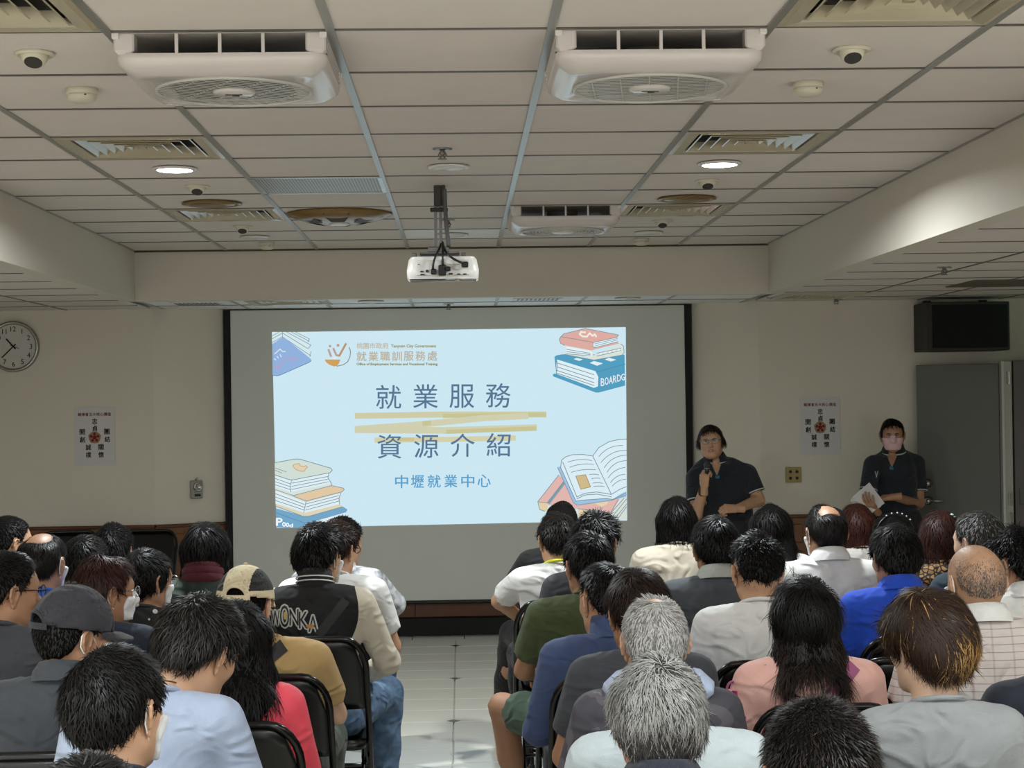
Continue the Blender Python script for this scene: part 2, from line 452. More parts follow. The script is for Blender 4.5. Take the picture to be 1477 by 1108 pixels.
# book drawing, top right
k = scl(780, 465, 9.636); d = Draw(1); RD, TE, CR = (222, 172, 162), (84, 158, 192), (216, 226, 218)
d.fill(k((190, 480), (215, 460), (300, 445), (1165, 450), (1172, 880), (800, 978), (760, 975), (180, 755), (165, 735), (180, 715), (215, 712)), TE)
d.fill(k((220, 515), (760, 680), (800, 760), (795, 890), (740, 912), (215, 715)), (222, 240, 246))
for y in (0, 58, 110, 150): d.line(k((228, 565 + y * .95), (740, 728 + y)), 1.0, OUT)
d.line(k((220, 515), (232, 600), (215, 715)), 1.0, OUT).line(k((780, 690), (1172, 580)), .8, (70, 140, 172))
for q in (((455, 510), (500, 495), (585, 515), (535, 537)), ((680, 565), (740, 538), (865, 570), (785, 604)), ((890, 518), (945, 492), (1050, 520), (975, 545))):
    d.fill(k(*q), (224, 240, 244))
d.fill(k((350, 330), (720, 390), (730, 460), (1110, 300), (1155, 340), (1155, 430), (1130, 455), (740, 525), (330, 445)), CR)
d.fill(k((355, 335), (700, 400), (720, 440), (690, 485), (345, 425)), (226, 242, 246))
for y in (0, 32, 62): d.line(k((355, 375 + y), (690, 430 + y * .6)), .9, OUT)
d.line(k((330, 445), (740, 525), (1130, 455), (1158, 420), (1150, 330), (1110, 300)), .9, OUT)
d.line(k((780, 430), (1115, 360)), .9, OUT).line(k((780, 470), (1115, 390)), .9, OUT)
for i in range(5): d.fill(k((820 + i * 62, 425 - i * 13), (855 + i * 62, 418 - i * 13), (855 + i * 62, 445 - i * 13), (820 + i * 62, 452 - i * 13)), (226, 240, 244))
d.fill(k((258, 240), (275, 205), (320, 160), (600, 88), (640, 88), (1075, 170), (1082, 190), (1060, 210), (740, 275), (720, 330), (745, 360), (1070, 275), (1090, 295), (700, 390), (330, 320), (275, 290)), RD)
d.fill(k((740, 278), (1060, 205), (1070, 260), (745, 352), (722, 320)), (226, 242, 246))
d.line(k((258, 240), (275, 205), (320, 160), (620, 86), (1080, 175), (1060, 208), (730, 280), (722, 330), (745, 355), (1075, 268)), .9, OUT).line(k((285, 200), (725, 278)), .9, OUT)
d.line(k((330, 320), (275, 290), (258, 240)), .9, OUT).line(k((750, 300), (1065, 225)), .8, OUT).line(k((750, 330), (1065, 245)), .8, OUT)
d.line(k((620, 140), (560, 135), (540, 165), (580, 195), (640, 200), (680, 150), (720, 190), (750, 165), (770, 200)), 2.4, (240, 236, 226))
for i, (ch, x, w_) in enumerate(zip('BOARDG', (835, 892, 948, 1005, 1060, 1118), (48, 48, 52, 48, 52, 50))):
    d.text(ch, *k((x, 778 - (x - 835) * .22))[0], *k((x + w_, 885 - (x - 835) * .28))[0], (226, 232, 240), bold=.01)
d.done('book_drawing')
# book drawing, bottom left
k = scl(385, 650, 9.23); d = Draw(1); BB, OR, GN = (116, 166, 200), (224, 200, 164), (208, 222, 214)
d.fill(k((120, 770), (520, 880), (1010, 745), (1072, 785), (1050, 825), (520, 975), (500, 1030), (130, 1022)), BB)
d.fill(k((520, 975), (1045, 825), (1035, 890), (900, 1020), (500, 1025)), (226, 240, 246)).line(k((125, 830), (510, 970)), .9, (92, 140, 172))
d.fill(k((112, 520), (500, 670), (985, 560), (965, 720), (1005, 735), (990, 755), (560, 870), (480, 875), (120, 750)), (220, 212, 184))
d.fill(k((113, 530), (520, 690), (500, 830), (115, 705)), (222, 238, 244)).fill(k((520, 690), (985, 565), (955, 640), (965, 715), (495, 832)), (222, 238, 244))
d.fill(k((340, 600), (860, 470), (1020, 500), (1030, 520), (1000, 550), (520, 672)), OR)
d.line(k((340, 600), (520, 672), (1000, 550), (1030, 520), (1015, 500), (865, 468)), .9, OUT).line(k((520, 680), (490, 830)), .9, OUT).line(k((985, 565), (958, 640), (968, 715)), .9, OUT)
for y in (0, 45, 90): d.line(k((115, 575 + y), (500, 718 + y * .85)), .9, OUT).line(k((515, 712 + y * .9), (960, 600 + y * .8)), .9, OUT)
d.line(k((115, 740), (480, 875), (560, 875), (1000, 750)), .9, OUT)
d.fill(k((108, 330), (310, 395), (830, 300), (820, 400), (860, 440), (850, 465), (350, 600), (290, 590), (110, 520)), (214, 226, 220))
d.fill(k((108, 340), (330, 395), (310, 550), (110, 485)), (222, 238, 244)).fill(k((330, 395), (825, 300), (812, 350), (835, 440), (320, 552)), (222, 238, 244))
d.fill(k((105, 162), (380, 112), (440, 115), (850, 235), (868, 260), (840, 295), (340, 392), (290, 385), (107, 325)), GN)
d.line(k((105, 162), (380, 112), (440, 115), (850, 235), (870, 262), (840, 295), (340, 392), (290, 385), (107, 325)), 1.0, OUT)
for y in (0, 42, 84): d.line(k((110, 372 + y), (315, 445 + y * .9)), .9, OUT).line(k((330, 435 + y), (815, 345 + y * .85)), .9, OUT)
d.line(k((330, 395), (308, 470), (320, 552)), .9, OUT).line(k((825, 300), (812, 360), (860, 440), (865, 465), (350, 600), (110, 520)), .9, OUT)
d.fill(k((345, 205), (360, 185), (425, 175), (445, 200), (490, 212), (520, 200), (540, 220), (490, 278), (440, 275), (380, 250)), (226, 206, 176))
d.line(k((345, 205), (360, 185), (430, 172), (445, 205), (490, 212), (520, 200), (540, 220), (490, 278), (440, 275), (380, 250), (345, 205)), .9, (190, 160, 120))
d.line(k((110, 232), (260, 285)), .8, OUT).line(k((110, 262), (200, 300)), .8, OUT)
for ch, x, y0, y1, w_ in (('P', 125, 900, 1000, 80), ('o', 205, 955, 1010, 45), ('o', 255, 965, 1015, 40), ('d', 300, 975, 1020, 45)):
    d.text(ch, *k((x, y0))[0], *k((x + w_, y1))[0], (236, 246, 250), bold=.02)
d.done('book_drawing')
# book drawing, bottom right
k = scl(765, 620, 7.913); d = Draw(1); PK, BU = (224, 182, 174), (160, 192, 224)
d.fill(k((85, 820), (325, 515), (400, 580), (1020, 790), (925, 950), (545, 905), (200, 860)), PK).fill(k((85, 825), (200, 835), (195, 930), (165, 930), (105, 910)), (224, 206, 168))
d.fill(k((375, 590), (395, 620), (220, 850), (185, 835)), (132, 158, 172)).fill(k((545, 900), (920, 945), (905, 1010), (540, 990)), (228, 212, 178))
d.fill(k((1100, 760), (1100, 1030), (950, 1032), (915, 960), (1050, 780)), (214, 222, 214))
for a, b in (((920, 950), (1070, 780)), ((940, 985), (1098, 790)), ((960, 1020), (1098, 850)), ((985, 1032), (1098, 880)), ((85, 820), (325, 515)), ((85, 822), (190, 835)), ((85, 825), (105, 910)), ((105, 910), (165, 932)), ((545, 902), (915, 948)), ((200, 840), (385, 590)), ((1000, 800), (915, 950))):
    d.line(k(a, b), .9, OUT)
d.fill(k((730, 830), (890, 815), (875, 850), (825, 876), (770, 865)), (228, 210, 178))
d.fill(k((310, 430), (345, 415), (520, 790), (900, 790), (1095, 705), (1095, 765), (930, 805), (530, 862), (490, 830)), BU)
d.line(k((310, 430), (490, 830), (530, 862), (930, 805), (1095, 745)), .9, OUT)
d.fill(k((355, 350), (400, 310), (480, 285), (600, 285), (712, 300), (780, 205), (900, 135), (1095, 108), (1095, 690), (940, 795), (860, 785), (640, 800), (515, 815), (350, 430)), (218, 236, 244))
for p in (((355, 350), (400, 310), (480, 285), (600, 282), (712, 300)), ((712, 300), (780, 205), (900, 135), (1000, 113), (1095, 108)), ((712, 300), (925, 738)), ((355, 350), (345, 430), (520, 815)), ((370, 370), (530, 768)),
          ((530, 768), (620, 725), (760, 710), (925, 738), (1020, 680), (1095, 650)), ((530, 790), (620, 745), (760, 735), (925, 765)), ((520, 815), (640, 800), (860, 785), (940, 795), (1095, 720))):
    d.line(k(*p), 1.0, OUT)
for a, b, u in (((428, 370), (700, 352), 2.5), ((448, 428), (722, 395), 2.2), ((468, 486), (745, 458), 2), ((675, 512), (780, 515), .8), ((700, 560), (795, 556), .8), ((712, 610), (825, 612), .8), ((722, 648), (845, 650), .8),
                ((780, 308), (1060, 180), 5), ((805, 375), (1095, 235), 5), ((842, 436), (1095, 290), 5), ((876, 486), (1095, 352), 4.5), ((888, 550), (1085, 430), 3.5), ((915, 605), (1080, 508), 3), ((935, 645), (1090, 565), 2.5)):
    a_, b_ = k(a, b); d.curve(a_, b_, u, .9, OUT)
d.fill(k((518, 530), (630, 512), (688, 652), (575, 680)), (206, 186, 138)).line(k((518, 530), (630, 512), (688, 652), (575, 680), (518, 530)), .9, (160, 140, 100))
d.done('book_drawing')

# ------------------------------------------------------------------ posters, clock, outlets, door, loudspeaker
def flat_text(mb, body, c, w, h, y, mi=0, bold=.02):
    V, Fc, _ = text_mesh(body, 1.0, 0)
    for i, (bx, bz) in enumerate(((-1, 0), (1, 0), (0, 1), (0, -1))):
        mb.add([(c[0] + (u - .5) * w + bx * bold * h * .9, y - i * 1e-5, c[1] + (v - .5) * h + bz * bold * h * .9) for u, v in V], Fc, mi)
def poster(cx, cy, label):
    c = at(cx, cy, YF - .004); t = thing('wall_poster', label, 'poster', c, 0, 'core value posters'); s = 12.35 / F
    MB().box((0, 0, 0), (58 * s, .002, 84 * s)).build('sheet', M_PAPER, t)
    m = MB(); flat_text(m, '輔導會五大核心價值', (0, 31 * s), 47 * s, 4.8 * s, -.0018, 0); m.build('heading_lettering', M_INKRED, t)
    for ch, x, z in (('忠', .3, 21), ('貞', .5, 11), ('團', 17.5, 6), ('結', 18, -5), ('關', 9, -16), ('懷', 9, -27), ('誠', -9, -16), ('樸', -9, -27), ('開', -17.5, 6), ('創', -17.5, -5)):
        m = MB(); flat_text(m, ch, (x * s, z * s), 7.4 * s, 8 * s, -.0018, 0, .03); m.build('character', M_INK, t)
    m = MB()
    pts = [((9.5 if i % 2 == 0 else 8.6) * s * math.sin(i * math.pi / 5), (9.5 if i % 2 == 0 else 8.6) * s * math.cos(i * math.pi / 5)) for i in range(10)]
    m.poly([(x, -.0016, z - 2 * s) for x, z in pts], 0)
    for q in range(5):
        a = q * 2 * math.pi / 5; x, z = 5 * s * math.sin(a), 5 * s * math.cos(a)
        m.poly([(x + 2.2 * s * math.cos(b * 1.047), -.0019, z - 2 * s + 2.2 * s * math.sin(b * 1.047)) for b in range(6)], 1)
    m.poly([(3 * s * math.cos(b * .785), -.002, -2 * s + 3 * s * math.sin(b * .785)) for b in range(8)], 1)
    m.build('emblem', [mat('emblem_tan', (150, 118, 88), .8), M_INKRED], t)
poster(136.5, 629, 'white poster of Chinese characters around an emblem, left wall near the clock')
poster(1183, 614.5, 'white poster of Chinese characters around an emblem, between the two presenters')

cc = at(19.5, 500, YF - .02); s = 12.35 / F
ck = thing('wall_clock', 'round wall clock with silver rim at the left edge', 'clock', cc)
RX = Matrix.Rotation(math.pi / 2, 3, 'X')
MB().lathe([(36.5 * s, -.02), (36.5 * s, .016), (35 * s, .024), (32.5 * s, .022), (31.5 * s, .008)], n=40, M=RX, cap=False).build('rim', M_STEEL, ck, True)
MB().lathe([(32.3 * s, -.006), (32.3 * s, .004)], n=40, M=RX).build('dial', mat('dial', (200, 196, 190), .5), ck)
for n_ in range(1, 13):
    m = MB(); a = n_ * math.pi / 6; flat_text(m, str(n_), (25 * s * math.sin(a), 25 * s * math.cos(a)), 7 * s * text_mesh(str(n_))[2], 7 * s, -.0052, 0, .01); m.build('numeral', M_INK, ck)
def hand(a, l, w, name):
    d_ = Vector((math.sin(a), 0, math.cos(a))); n_ = Vector((d_.z, 0, -d_.x)) * w
    MB().add([d_ * -5 * s + n_, d_ * -5 * s - n_, d_ * l - n_, d_ * l + n_], [(0, 1, 2, 3)]).build(name, M_INK, ck).location = (0, -.008 if name == 'hour_hand' else -.009, 0)
hand(math.radians(-42), 15 * s, .0055, 'hour_hand'); hand(math.radians(-134), 23 * s, .0045, 'minute_hand'); hand(math.radians(110), 9 * s, .0015, 'second_hand')

def lofted_box(w, d, h): return MB().box((0, 0, 0), (w, d, h), bev=min(w, d, h) * .18)
c = at(283, 706, 12.46); ang = math.atan2(.21, xs2 - xs1)
fx = thing('wall_phone_cradle', 'small silver wall fitting with round dial beside the screen', 'wall fitting', c, ang)
lofted_box(.088, .04, .135).build('body', mat('silver_plastic', (148, 146, 140), .35, noise=.05), fx)
MB().lathe([(.034, 0), (.034, .012), (.026, .018), (.024, .012), (0, .012)], (.008, -.02, .02), 20, M=RX).build('dial_ring', M_STEEL, fx, True)
MB().box((.005, -.021, -.042), (.044, .006, .018)).build('label_plate', M_BLACK, fx)
MB().tube([(-.005, 0, .066), (-.005, -.01, .078), (.005, -.01, .082)], .005).build('hook', M_STEEL, fx, True)
c = at(1144.5, 685, YF - .008)
ou = thing('wall_outlet', 'brass coloured square wall outlet plate with four sockets', 'outlet', c)
lofted_box(.117, .014, .112).build('plate', mat('brass_plate', (140, 122, 70), .4, metal=.3, noise=.08), ou)
for dx in (-.024, .024):
    for dz in (-.024, .024): MB().lathe([(.012, 0), (.012, .003), (.007, .004), (0, .001)], (dx, -.0075, dz), 12, M=RX).build('socket', M_BLACK, ou)

# black loudspeaker cabinet under the ceiling
p0, p1 = at(1337, 433, 11.98), at(1457, 506, 11.98)
lsp = thing('loudspeaker', 'black loudspeaker cabinet mounted high above the grey door', 'loudspeaker', ((p0.x + p1.x) / 2, 12.16, (p0.z + p1.z) / 2 - .005))
w_, h_ = p1.x - p0.x, p0.z - p1.z - .02
MB().box((0, 0, 0), (w_, .36, h_), bev=.006).build('cabinet', mat('cabinet_dark', (34, 33, 30), .6, noise=.1), lsp)
MB().box((.01, -.181, 0), (w_ - .05, .01, h_ - .04), bev=.004).build('grille_cloth', mat('grille_cloth', (7, 7, 9), .9, bump=.3, bscale=900), lsp)
for sx in (-1, 1): MB().box((sx * w_ * .35, .15, h_ / 2 + .012), (.05, .05, .03)).build('bracket', M_BLACK, lsp)

# door: grey leaf standing open against the wall, jamb, second leaf
hx = at(1443, 600, 12.0).x
p0 = at(1322, 527, 12.26); lw = (Vector((hx, 12.02)) - Vector((p0.x, 12.26))).length; an = math.atan2(12.02 - 12.26, hx - p0.x)
dr = struct(empty('door_1', (p0.x, 12.26, 0), an)); ht = p0.z
MB().box((lw / 2, 0, ht / 2 + .01), (lw, .04, ht - .02), bev=.004).build('door_leaf', M_DOOR, dr)
for zz, lever in ((at(1340, 697, 12.2).z, 0), (at(1340, 722, 12.2).z, 1)):
    MB().lathe([(.032, 0), (.032, .008), (.022, .014), (.020, .045), (.027, .055), (.02, .068), (0, .07)], (.075, -.02, zz), 18, M=RX).build('door_knob' if not lever else 'lock_rose', M_STEEL, dr, True)
    if lever: MB().tube([(.075, -.07, zz), (.12, -.075, zz), (.19, -.07, zz)], .009).build('lever_handle', M_STEEL, dr, True)
zt = at(1450, 521, 11.95).z
jb = struct(MB().box((hx + .035, 11.99, zt / 2), (.075, .06, zt), bev=.004).build('trim_6', M_JAMB))
MB().box((hx + .005, 11.955, zt / 2), (.016, .012, zt)).build('jamb_strip', mat('jamb_light', (196, 196, 188), .35), jb)
for zz in (at(1450, 545, 11.95).z, at(1455, 720, 11.95).z, at(1455, 748, 11.95).z):
    MB().box((hx + .045, 11.955, zz), (.02, .012, .09)).tube([(hx + .052, 11.95, zz - .045), (hx + .052, 11.95, zz + .045)], .007).build('hinge', M_STEEL, jb)
d2 = struct(MB().box((hx + .42, 11.99, zt / 2 + .005), (.66, .04, zt - .0), bev=.004).build('door_2', mat('door_mauve_grey', (98, 92, 92), .5, noise=.05, nscale=4)))
MB().box((hx + .42, 11.966, 1.0), (.60, .01, .12), bev=.003).build('kick_rail', M_DOOR, d2)
# green exit sign over the door, its glow falls on the ceiling beside it
ex = thing('exit_sign', 'small green lit exit sign under the ceiling past the loudspeaker', 'sign', (4.30, 11.75, 2.36))
MB().box((0, 0, 0), (.05, .34, .14), bev=.006).build('housing', M_WHITE, ex)
MB().box((-.028, 0, 0), (.006, .31, .11)).build('lit_face', emat('exit_green', (70, 200, 110), 2.0), ex)
# ------------------------------------------------------------------ ceiling fittings
def tile_c(k, j): return ((XL[k] + XL[k + 1]) / 2, (YR(j) + YR(j + 1)) / 2)
def rsq(h, r, n=5):
    """rounded square outline"""
    o = []
    for q in range(4):
        cx, cy = ((1, 1), (-1, 1), (-1, -1), (1, -1))[q]
        for i in range(n + 1):
            a = q * math.pi / 2 + i * math.pi / 2 / n; o.append((cx * (h - r) + r * math.cos(a), cy * (h - r) + r * math.sin(a)))
    return o
def loft(mb, rings, mi=0, cap=(False, False)):
    n = len(rings[0]); v = [p for r_ in rings for p in r_]; f = []
    for i in range(len(rings) - 1):
        for q in range(n): f.append((i * n + q, i * n + (q + 1) % n, i * n + n + (q + 1) % n, i * n + n + q))
    if cap[0]: f.append(tuple(range(n)))
    if cap[1]: f.append(tuple(range(len(rings) * n - 1, (len(rings) - 1) * n - 1, -1)))
    return mb.add(v, f, mi)

M_FAN = mat('fan_white', (208, 200, 196), .18, noise=.02, nscale=6)
M_GRILLE = mat('fan_grille', (190, 186, 180), .35)
M_FANIN = mat('fan_inside', (168, 160, 154), .5, noise=.15, nscale=12)
def fan_unit(k, j, label, fine):
    x, y = tile_c(k, j); t = thing('ceiling_fan_unit', label, 'ceiling fan', (x, y, ZC), 0, 'boxed ceiling circulation fans')
    # lower shell: rounded square skirt, tapering to the underside, with a round mouth
    rs = []
    for z, h, r_ in ((-.058, .288, .05), (-.068, .291, .06), (-.082, .288, .07), (-.094, .274, .07), (-.110, .246, .06)):
        rs.append([(a, b, z) for a, b in rsq(h, r_)])
    n = len(rs[0]); mouth = []
    for a, b, _ in rs[-1]:
        l = math.hypot(a, b); mouth.append((a / l * .222, b / l * .222, -.113))
    loft(MB(), rs + [mouth, [(a, b, -.10) for a, b, _ in mouth]]).build('shell', M_FAN, t, True)
    # corner posts with clips and window bars above the skirt
    for sx in (-1, 1):
        for sy in (-1, 1):
            p = MB().box((sx * .262, sy * .262, -.028), (.056, .056, .064), bev=.01)
            p.build('corner_post', M_FAN, t)
            MB().box((sx * .283, sy * .294, -.012), (.02, .012, .018), bev=.003).build('clip', M_WHITE, t)
    for q in range(4):
        R_ = Matrix.Rotation(q * math.pi / 2, 3, 'Z')
        if q in (0, 2):
            for i in (-1, 0, 1): MB().box(R_ @ Vector((i * .118, -.285, -.03)), (.009, .012, .062), M=R_).build('window_bar', M_FAN, t)
        else:
            for i in range(5):
                MB().box(R_ @ Vector((0, -.284, -.008 - i * .012)), (.47, .014, .004), M=R_ @ Matrix.Rotation(.6, 3, 'X')).build('side_louver', M_FAN, t)
    MB().box((0, 0, -.003), (.585, .585, .006)).build('top_plate', M_FANIN, t)
    MB().lathe([(.085, -.004), (.085, -.05), (.06, -.075), (0, -.08)], n=20).build('motor', mat('motor_grey', (128, 124, 118), .4, metal=.3), t, True)
    for i in range(3):
        a = i * 2.094 + .4; R_ = Matrix.Rotation(a, 3, 'Z') @ Matrix.Rotation(.35, 3, 'X')
        MB().box(R_ @ Vector((.135, 0, 0)) + Vector((0, 0, -.06)), (.13, .07, .003), M=R_).build('blade', M_FANIN, t)
    # round grille
    MB().lathe([(.221, -.098), (.221, -.102), (.0, -.102)], n=32).build('grille_shade', mat('fan_shadow_grey', (58, 54, 50), .8, noise=.1), t)  # dark disc added as the shade inside the fan mouth
    MB().tube([(.222 * math.cos(a * .1571), .222 * math.sin(a * .1571), -.114) for a in range(40)], .006, 6, closed=True).build('grille_rim', M_GRILLE, t, True)
    if fine:
        g = MB(); R_ = Matrix.Rotation(fine, 3, 'Z')
        for i in range(-9, 10):
            o = i * .0235; l = math.sqrt(max(.22 ** 2 - o * o, 0)); g.box(R_ @ Vector((0, o, -.114)), (2 * l, .0085 if fine > 0 else .011, .0012), M=R_)
        for i in range(-2, 3):
            o = i * .082; l = math.sqrt(max(.22 ** 2 - o * o, 0)); g.box(R_ @ Vector((o, 0, -.1155)), (.004, 2 * l, .001), M=R_)
        g.build('grille', M_GRILLE, t)
    else:
        g = MB()
        for i in range(1, 12): g.tube([(.0185 * i * math.cos(a * .1963), .0185 * i * math.sin(a * .1963), -.114) for a in range(32)], .0035, 4, closed=True)
        for i in range(8): g.box((0, 0, -.1155), (.42, .004, .003), rz=i * math.pi / 8)
        g.build('grille', M_GRILLE, t)
    MB().lathe([(.062, -.111), (.062, -.118), (.05, -.123), (0, -.124)], n=24).build('centre_cap', M_FAN if j < 4 else M_WHITE, t, True)
    if j < 4: MB().box((0, -.01, -.1245), (.05, .008, .001)).box((.004, .006, -.1245), (.02, .012, .001)).build('badge', M_DARK, t)
    return t
fan_unit(2, 0, 'white boxed ceiling fan with slanted grille, near left', .55)
fan_unit(4, 0, 'white boxed ceiling fan with fine grille, near right', -.12)
fan_unit(4, 7, 'small looking white boxed ceiling fan right of the projector', 0)

# bronze fan dish left of the projector
x, y = tile_c(2, 7); t = thing('ceiling_fan_dish', 'bronze coloured domed ceiling fan cover left of the projector', 'ceiling fan', (x, y, ZC))
MB().box((0, 0, .004), (.59, .594, .008)).build('backing_plate', M_TILE, t)
MB().lathe([(.285, -.004), (.28, -.016), (.20, -.040), (.10, -.056), (.055, -.058)], n=40).build('dome', M_BRONZE, t, True)
for i in range(6):
    a = i * math.pi / 3 + .52; g = MB(); pts = []
    for rr, da in ((.12, .30), (.19, .34), (.25, .30), (.25, -.30), (.19, -.34), (.12, -.30)):
        zz = -.005 - (.285 - rr) * .26 - .010; pts.append((rr * math.cos(a + da), rr * math.sin(a + da), zz))
    g.poly(pts).poly([(p[0], p[1], p[2] - .002) for p in pts][::-1]).build('vent_slot', mat('bronze_dark', (48, 34, 16), .5), t)
MB().tube([(.282 * math.cos(a * .1571), .282 * math.sin(a * .1571), -.008) for a in range(40)], .007, 6, closed=True).build('dome_rim', M_BRONZE, t, True)
MB().lathe([(.056, -.055), (.056, -.063), (.045, -.066), (0, -.066)], n=20).build('centre_cap', M_WHITE, t, True)

# square louvred air diffusers
def diffuser(x, y, z, label, w=.59, group='square louvred air diffusers'):
    t = thing('air_diffuser', label, 'air vent', (x, y, z), 0, group)
    f = MB(); h = w / 2
    rings = [[(sx * a, sy * a, zz) for sx, sy in ((-1, -1), (1, -1), (1, 1), (-1, 1))] for a, zz in ((h, .01), (h, -.004), (h * .93, -.008), (h * .80, -.004), (h * .78, .02))]
    loft(f, rings).build('frame', M_BEIGE, t)
    for i in range(5):
        a0 = h * (.76 - i * .145); g = MB()
        a1 = a0 - h * .155
        R_ = lambda a, zz: [(sx * a, sy * a, zz) for sx, sy in ((-1, -1), (1, -1), (1, 1), (-1, 1))]
        loft(g, [R_(a1, .040), R_(a0, -.002), R_(a0 - .004, -.004), R_(a1 - .003, .038)]).build('louver', M_BEIGE, t)
    MB().box((0, 0, .0), (h * .1, h * .1, .012)).build('centre_blade', M_BEIGE, t)
    MB().box((0, 0, .05), (w * .98, w * .98, .01)).build('duct_back', M_DARK, t)
    return t
for k, j, lab in ((1, 3, 'square louvred air diffuser beside the lit downlight on the left'), (5, 3, 'square louvred air diffuser beside the lit downlight on the right'),
                  (1, 7, 'square louvred air diffuser below the left bronze ceiling disc'), (5, 7, 'square louvred air diffuser below the right bronze ceiling disc'),
                  (1, -1, 'large looking air diffuser cut by the top left corner'), (5, -1, 'large looking air diffuser cut by the top right corner')):
    x, y = tile_c(k, j); diffuser(x, y, ZC, lab)
p = at(417, 440, 11.66); diffuser(p.x, 11.66, ZL - .004, 'flat looking air diffuser above the screen, left side', .56)
p = at(1185, 431, 11.66); diffuser(2.5, 11.7, ZL - .004, 'flat looking air diffuser above the talking presenter', .56)

# perforated return grille
x, y = tile_c(2, 5); t = thing('return_air_grille', 'perforated metal return air panel in the ceiling', 'air vent', (x, y, ZC))
MB().box((0, .29, 0), (.60, .02, .012)).box((0, -.29, 0), (.60, .02, .012)).box((-.29, 0, 0), (.02, .58, .012)).box((.29, 0, 0), (.02, .58, .012)).build('frame', M_STEEL, t)
def perf():
    m = bpy.data.materials.new('perforated_metal'); m.use_nodes = True; N = m.node_tree.nodes; L = m.node_tree.links; b = N['Principled BSDF']
    b.inputs['Roughness'].default_value = .4; b.inputs['Metallic'].default_value = .4
    tc = N.new('ShaderNodeTexCoord'); v = N.new('ShaderNodeTexVoronoi'); v.inputs['Scale'].default_value = 70; v.inputs['Randomness'].default_value = 0
    r_ = N.new('ShaderNodeValToRGB'); r_.color_ramp.interpolation = 'CONSTANT'
    r_.color_ramp.elements[0].color = srgb(70, 70, 66); r_.color_ramp.elements[1].color = srgb(176, 176, 168); r_.color_ramp.elements[1].position = .36
    L.new(tc.outputs['Object'], v.inputs['Vector']); L.new(v.outputs['Distance'], r_.inputs[0]); L.new(r_.outputs[0], b.inputs['Base Color'])
    return m
M_PERF = perf()
MB().box((0, 0, .004), (.575, .575, .006)).build('perforated_sheet', M_PERF, t)
for (px, lab) in ((285, 'narrow slotted grille above the screen, far left'), (775, 'narrow slotted grille above the screen, centre')):
    p = at(px, 442, 11.7); t = thing('slot_grille', lab, 'air vent', (p.x, 11.7, ZL - .003))
    MB().box((0, 0, 0), (.34, .30, .006), bev=.002).build('frame', M_WHITE, t)
    for i in range(10): MB().box((-.135 + i * .03, 0, -.005), (.012, .26, .006)).build('slat', M_GLOSS_GREY, t)

# downlights
M_LIT = emat('lamp_lit', (255, 250, 240), 30.0)
M_LENS = mat('lamp_lens', (215, 215, 210), .25)
def area_lamp(parent, w, size, z=-.03, col=(.90, .975, 1.0)):
    l = bpy.data.lights.new('downlight_lamp', 'AREA'); l.shape = 'DISK'; l.size = size; l.energy = w; l.color = col; l.spread = math.radians(170)
    o = bpy.data.objects.new('downlight_lamp', l); COL.objects.link(o); o.parent = parent; o.location = (0, 0, z)
def downlight(x, y, z, label, kind, r=.085, w=0):
    t = thing('downlight', label, 'ceiling light', (x, y, z), 0, 'round recessed downlights')
    MB().lathe([(r * .8, -.002), (r * 1.0, -.004), (r * 1.02, -.010), (r * .82, -.014), (r * .78, -.004)], n=28).build('rim', M_WHITE if kind != 'bronze' else M_BRONZE, t, True)
    lm = {'lit': M_LIT, 'off': M_LENS, 'bronze': M_BRONZE}[kind]
    MB().lathe([(r * .8, -.004), (r * .78, -.013), (r * .4, -.017), (0, -.018)], n=28).build('lens', lm, t, True)
    if w: area_lamp(t, w, r * 1.7)
    return t
x1, x5, x3 = tile_c(1, 0)[0], tile_c(5, 0)[0], tile_c(3, 0)[0]
y4 = tile_c(0, 4)[1]
downlight(x1 + .03, y4 - .03, ZC, 'lit round downlight on the left of the ceiling', 'lit', .095, LAMP_W)
downlight(x5 - .03, y4 - .03, ZC, 'lit round downlight on the right of the ceiling', 'lit', .095, LAMP_W)
downlight(x3, y4 - .01, ZC, 'unlit white downlight behind the projector pole', 'off', .09)
downlight(x3, tile_c(0, 9)[1], ZC, 'unlit downlight ring in the screen-lit tile near the front beam', 'off', .10)
downlight(x1, tile_c(0, 9)[1], ZC, 'unlit downlight ring left, near the front beam', 'off', .09)
downlight(x5, tile_c(0, 9)[1], ZC, 'unlit downlight ring right, near the front beam', 'off', .09)
downlight(x1, tile_c(0, 6)[1] + .05, ZC, 'flat bronze ceiling disc on the left', 'bronze', .15)
downlight(x5, tile_c(0, 6)[1] + .05, ZC, 'flat bronze ceiling disc on the right', 'bronze', .15)
p = at(535, 437, 11.66); downlight(p.x, 11.66, ZL, 'unlit downlight above the left half of the screen', 'off', .09)
p = at(905, 432, 11.66); downlight(p.x, 11.66, ZL, 'unlit downlight above the right half of the screen', 'off', .09)
# the lit rear half of the room, behind and above the camera
for i, y in enumerate((2.6, .2, -2.2)):
    for q, x in enumerate((-3.2, x1, x5, 3.3)):
        z = ZC if abs(x) < 2.1 else ZL
        downlight(x, y, z, 'lit round downlight behind the camera, %s row, %s' % (('nearest', 'middle', 'rearmost')[i], ('far left', 'left of centre', 'right of centre', 'far right')[q]), 'lit', .095, REAR_W)

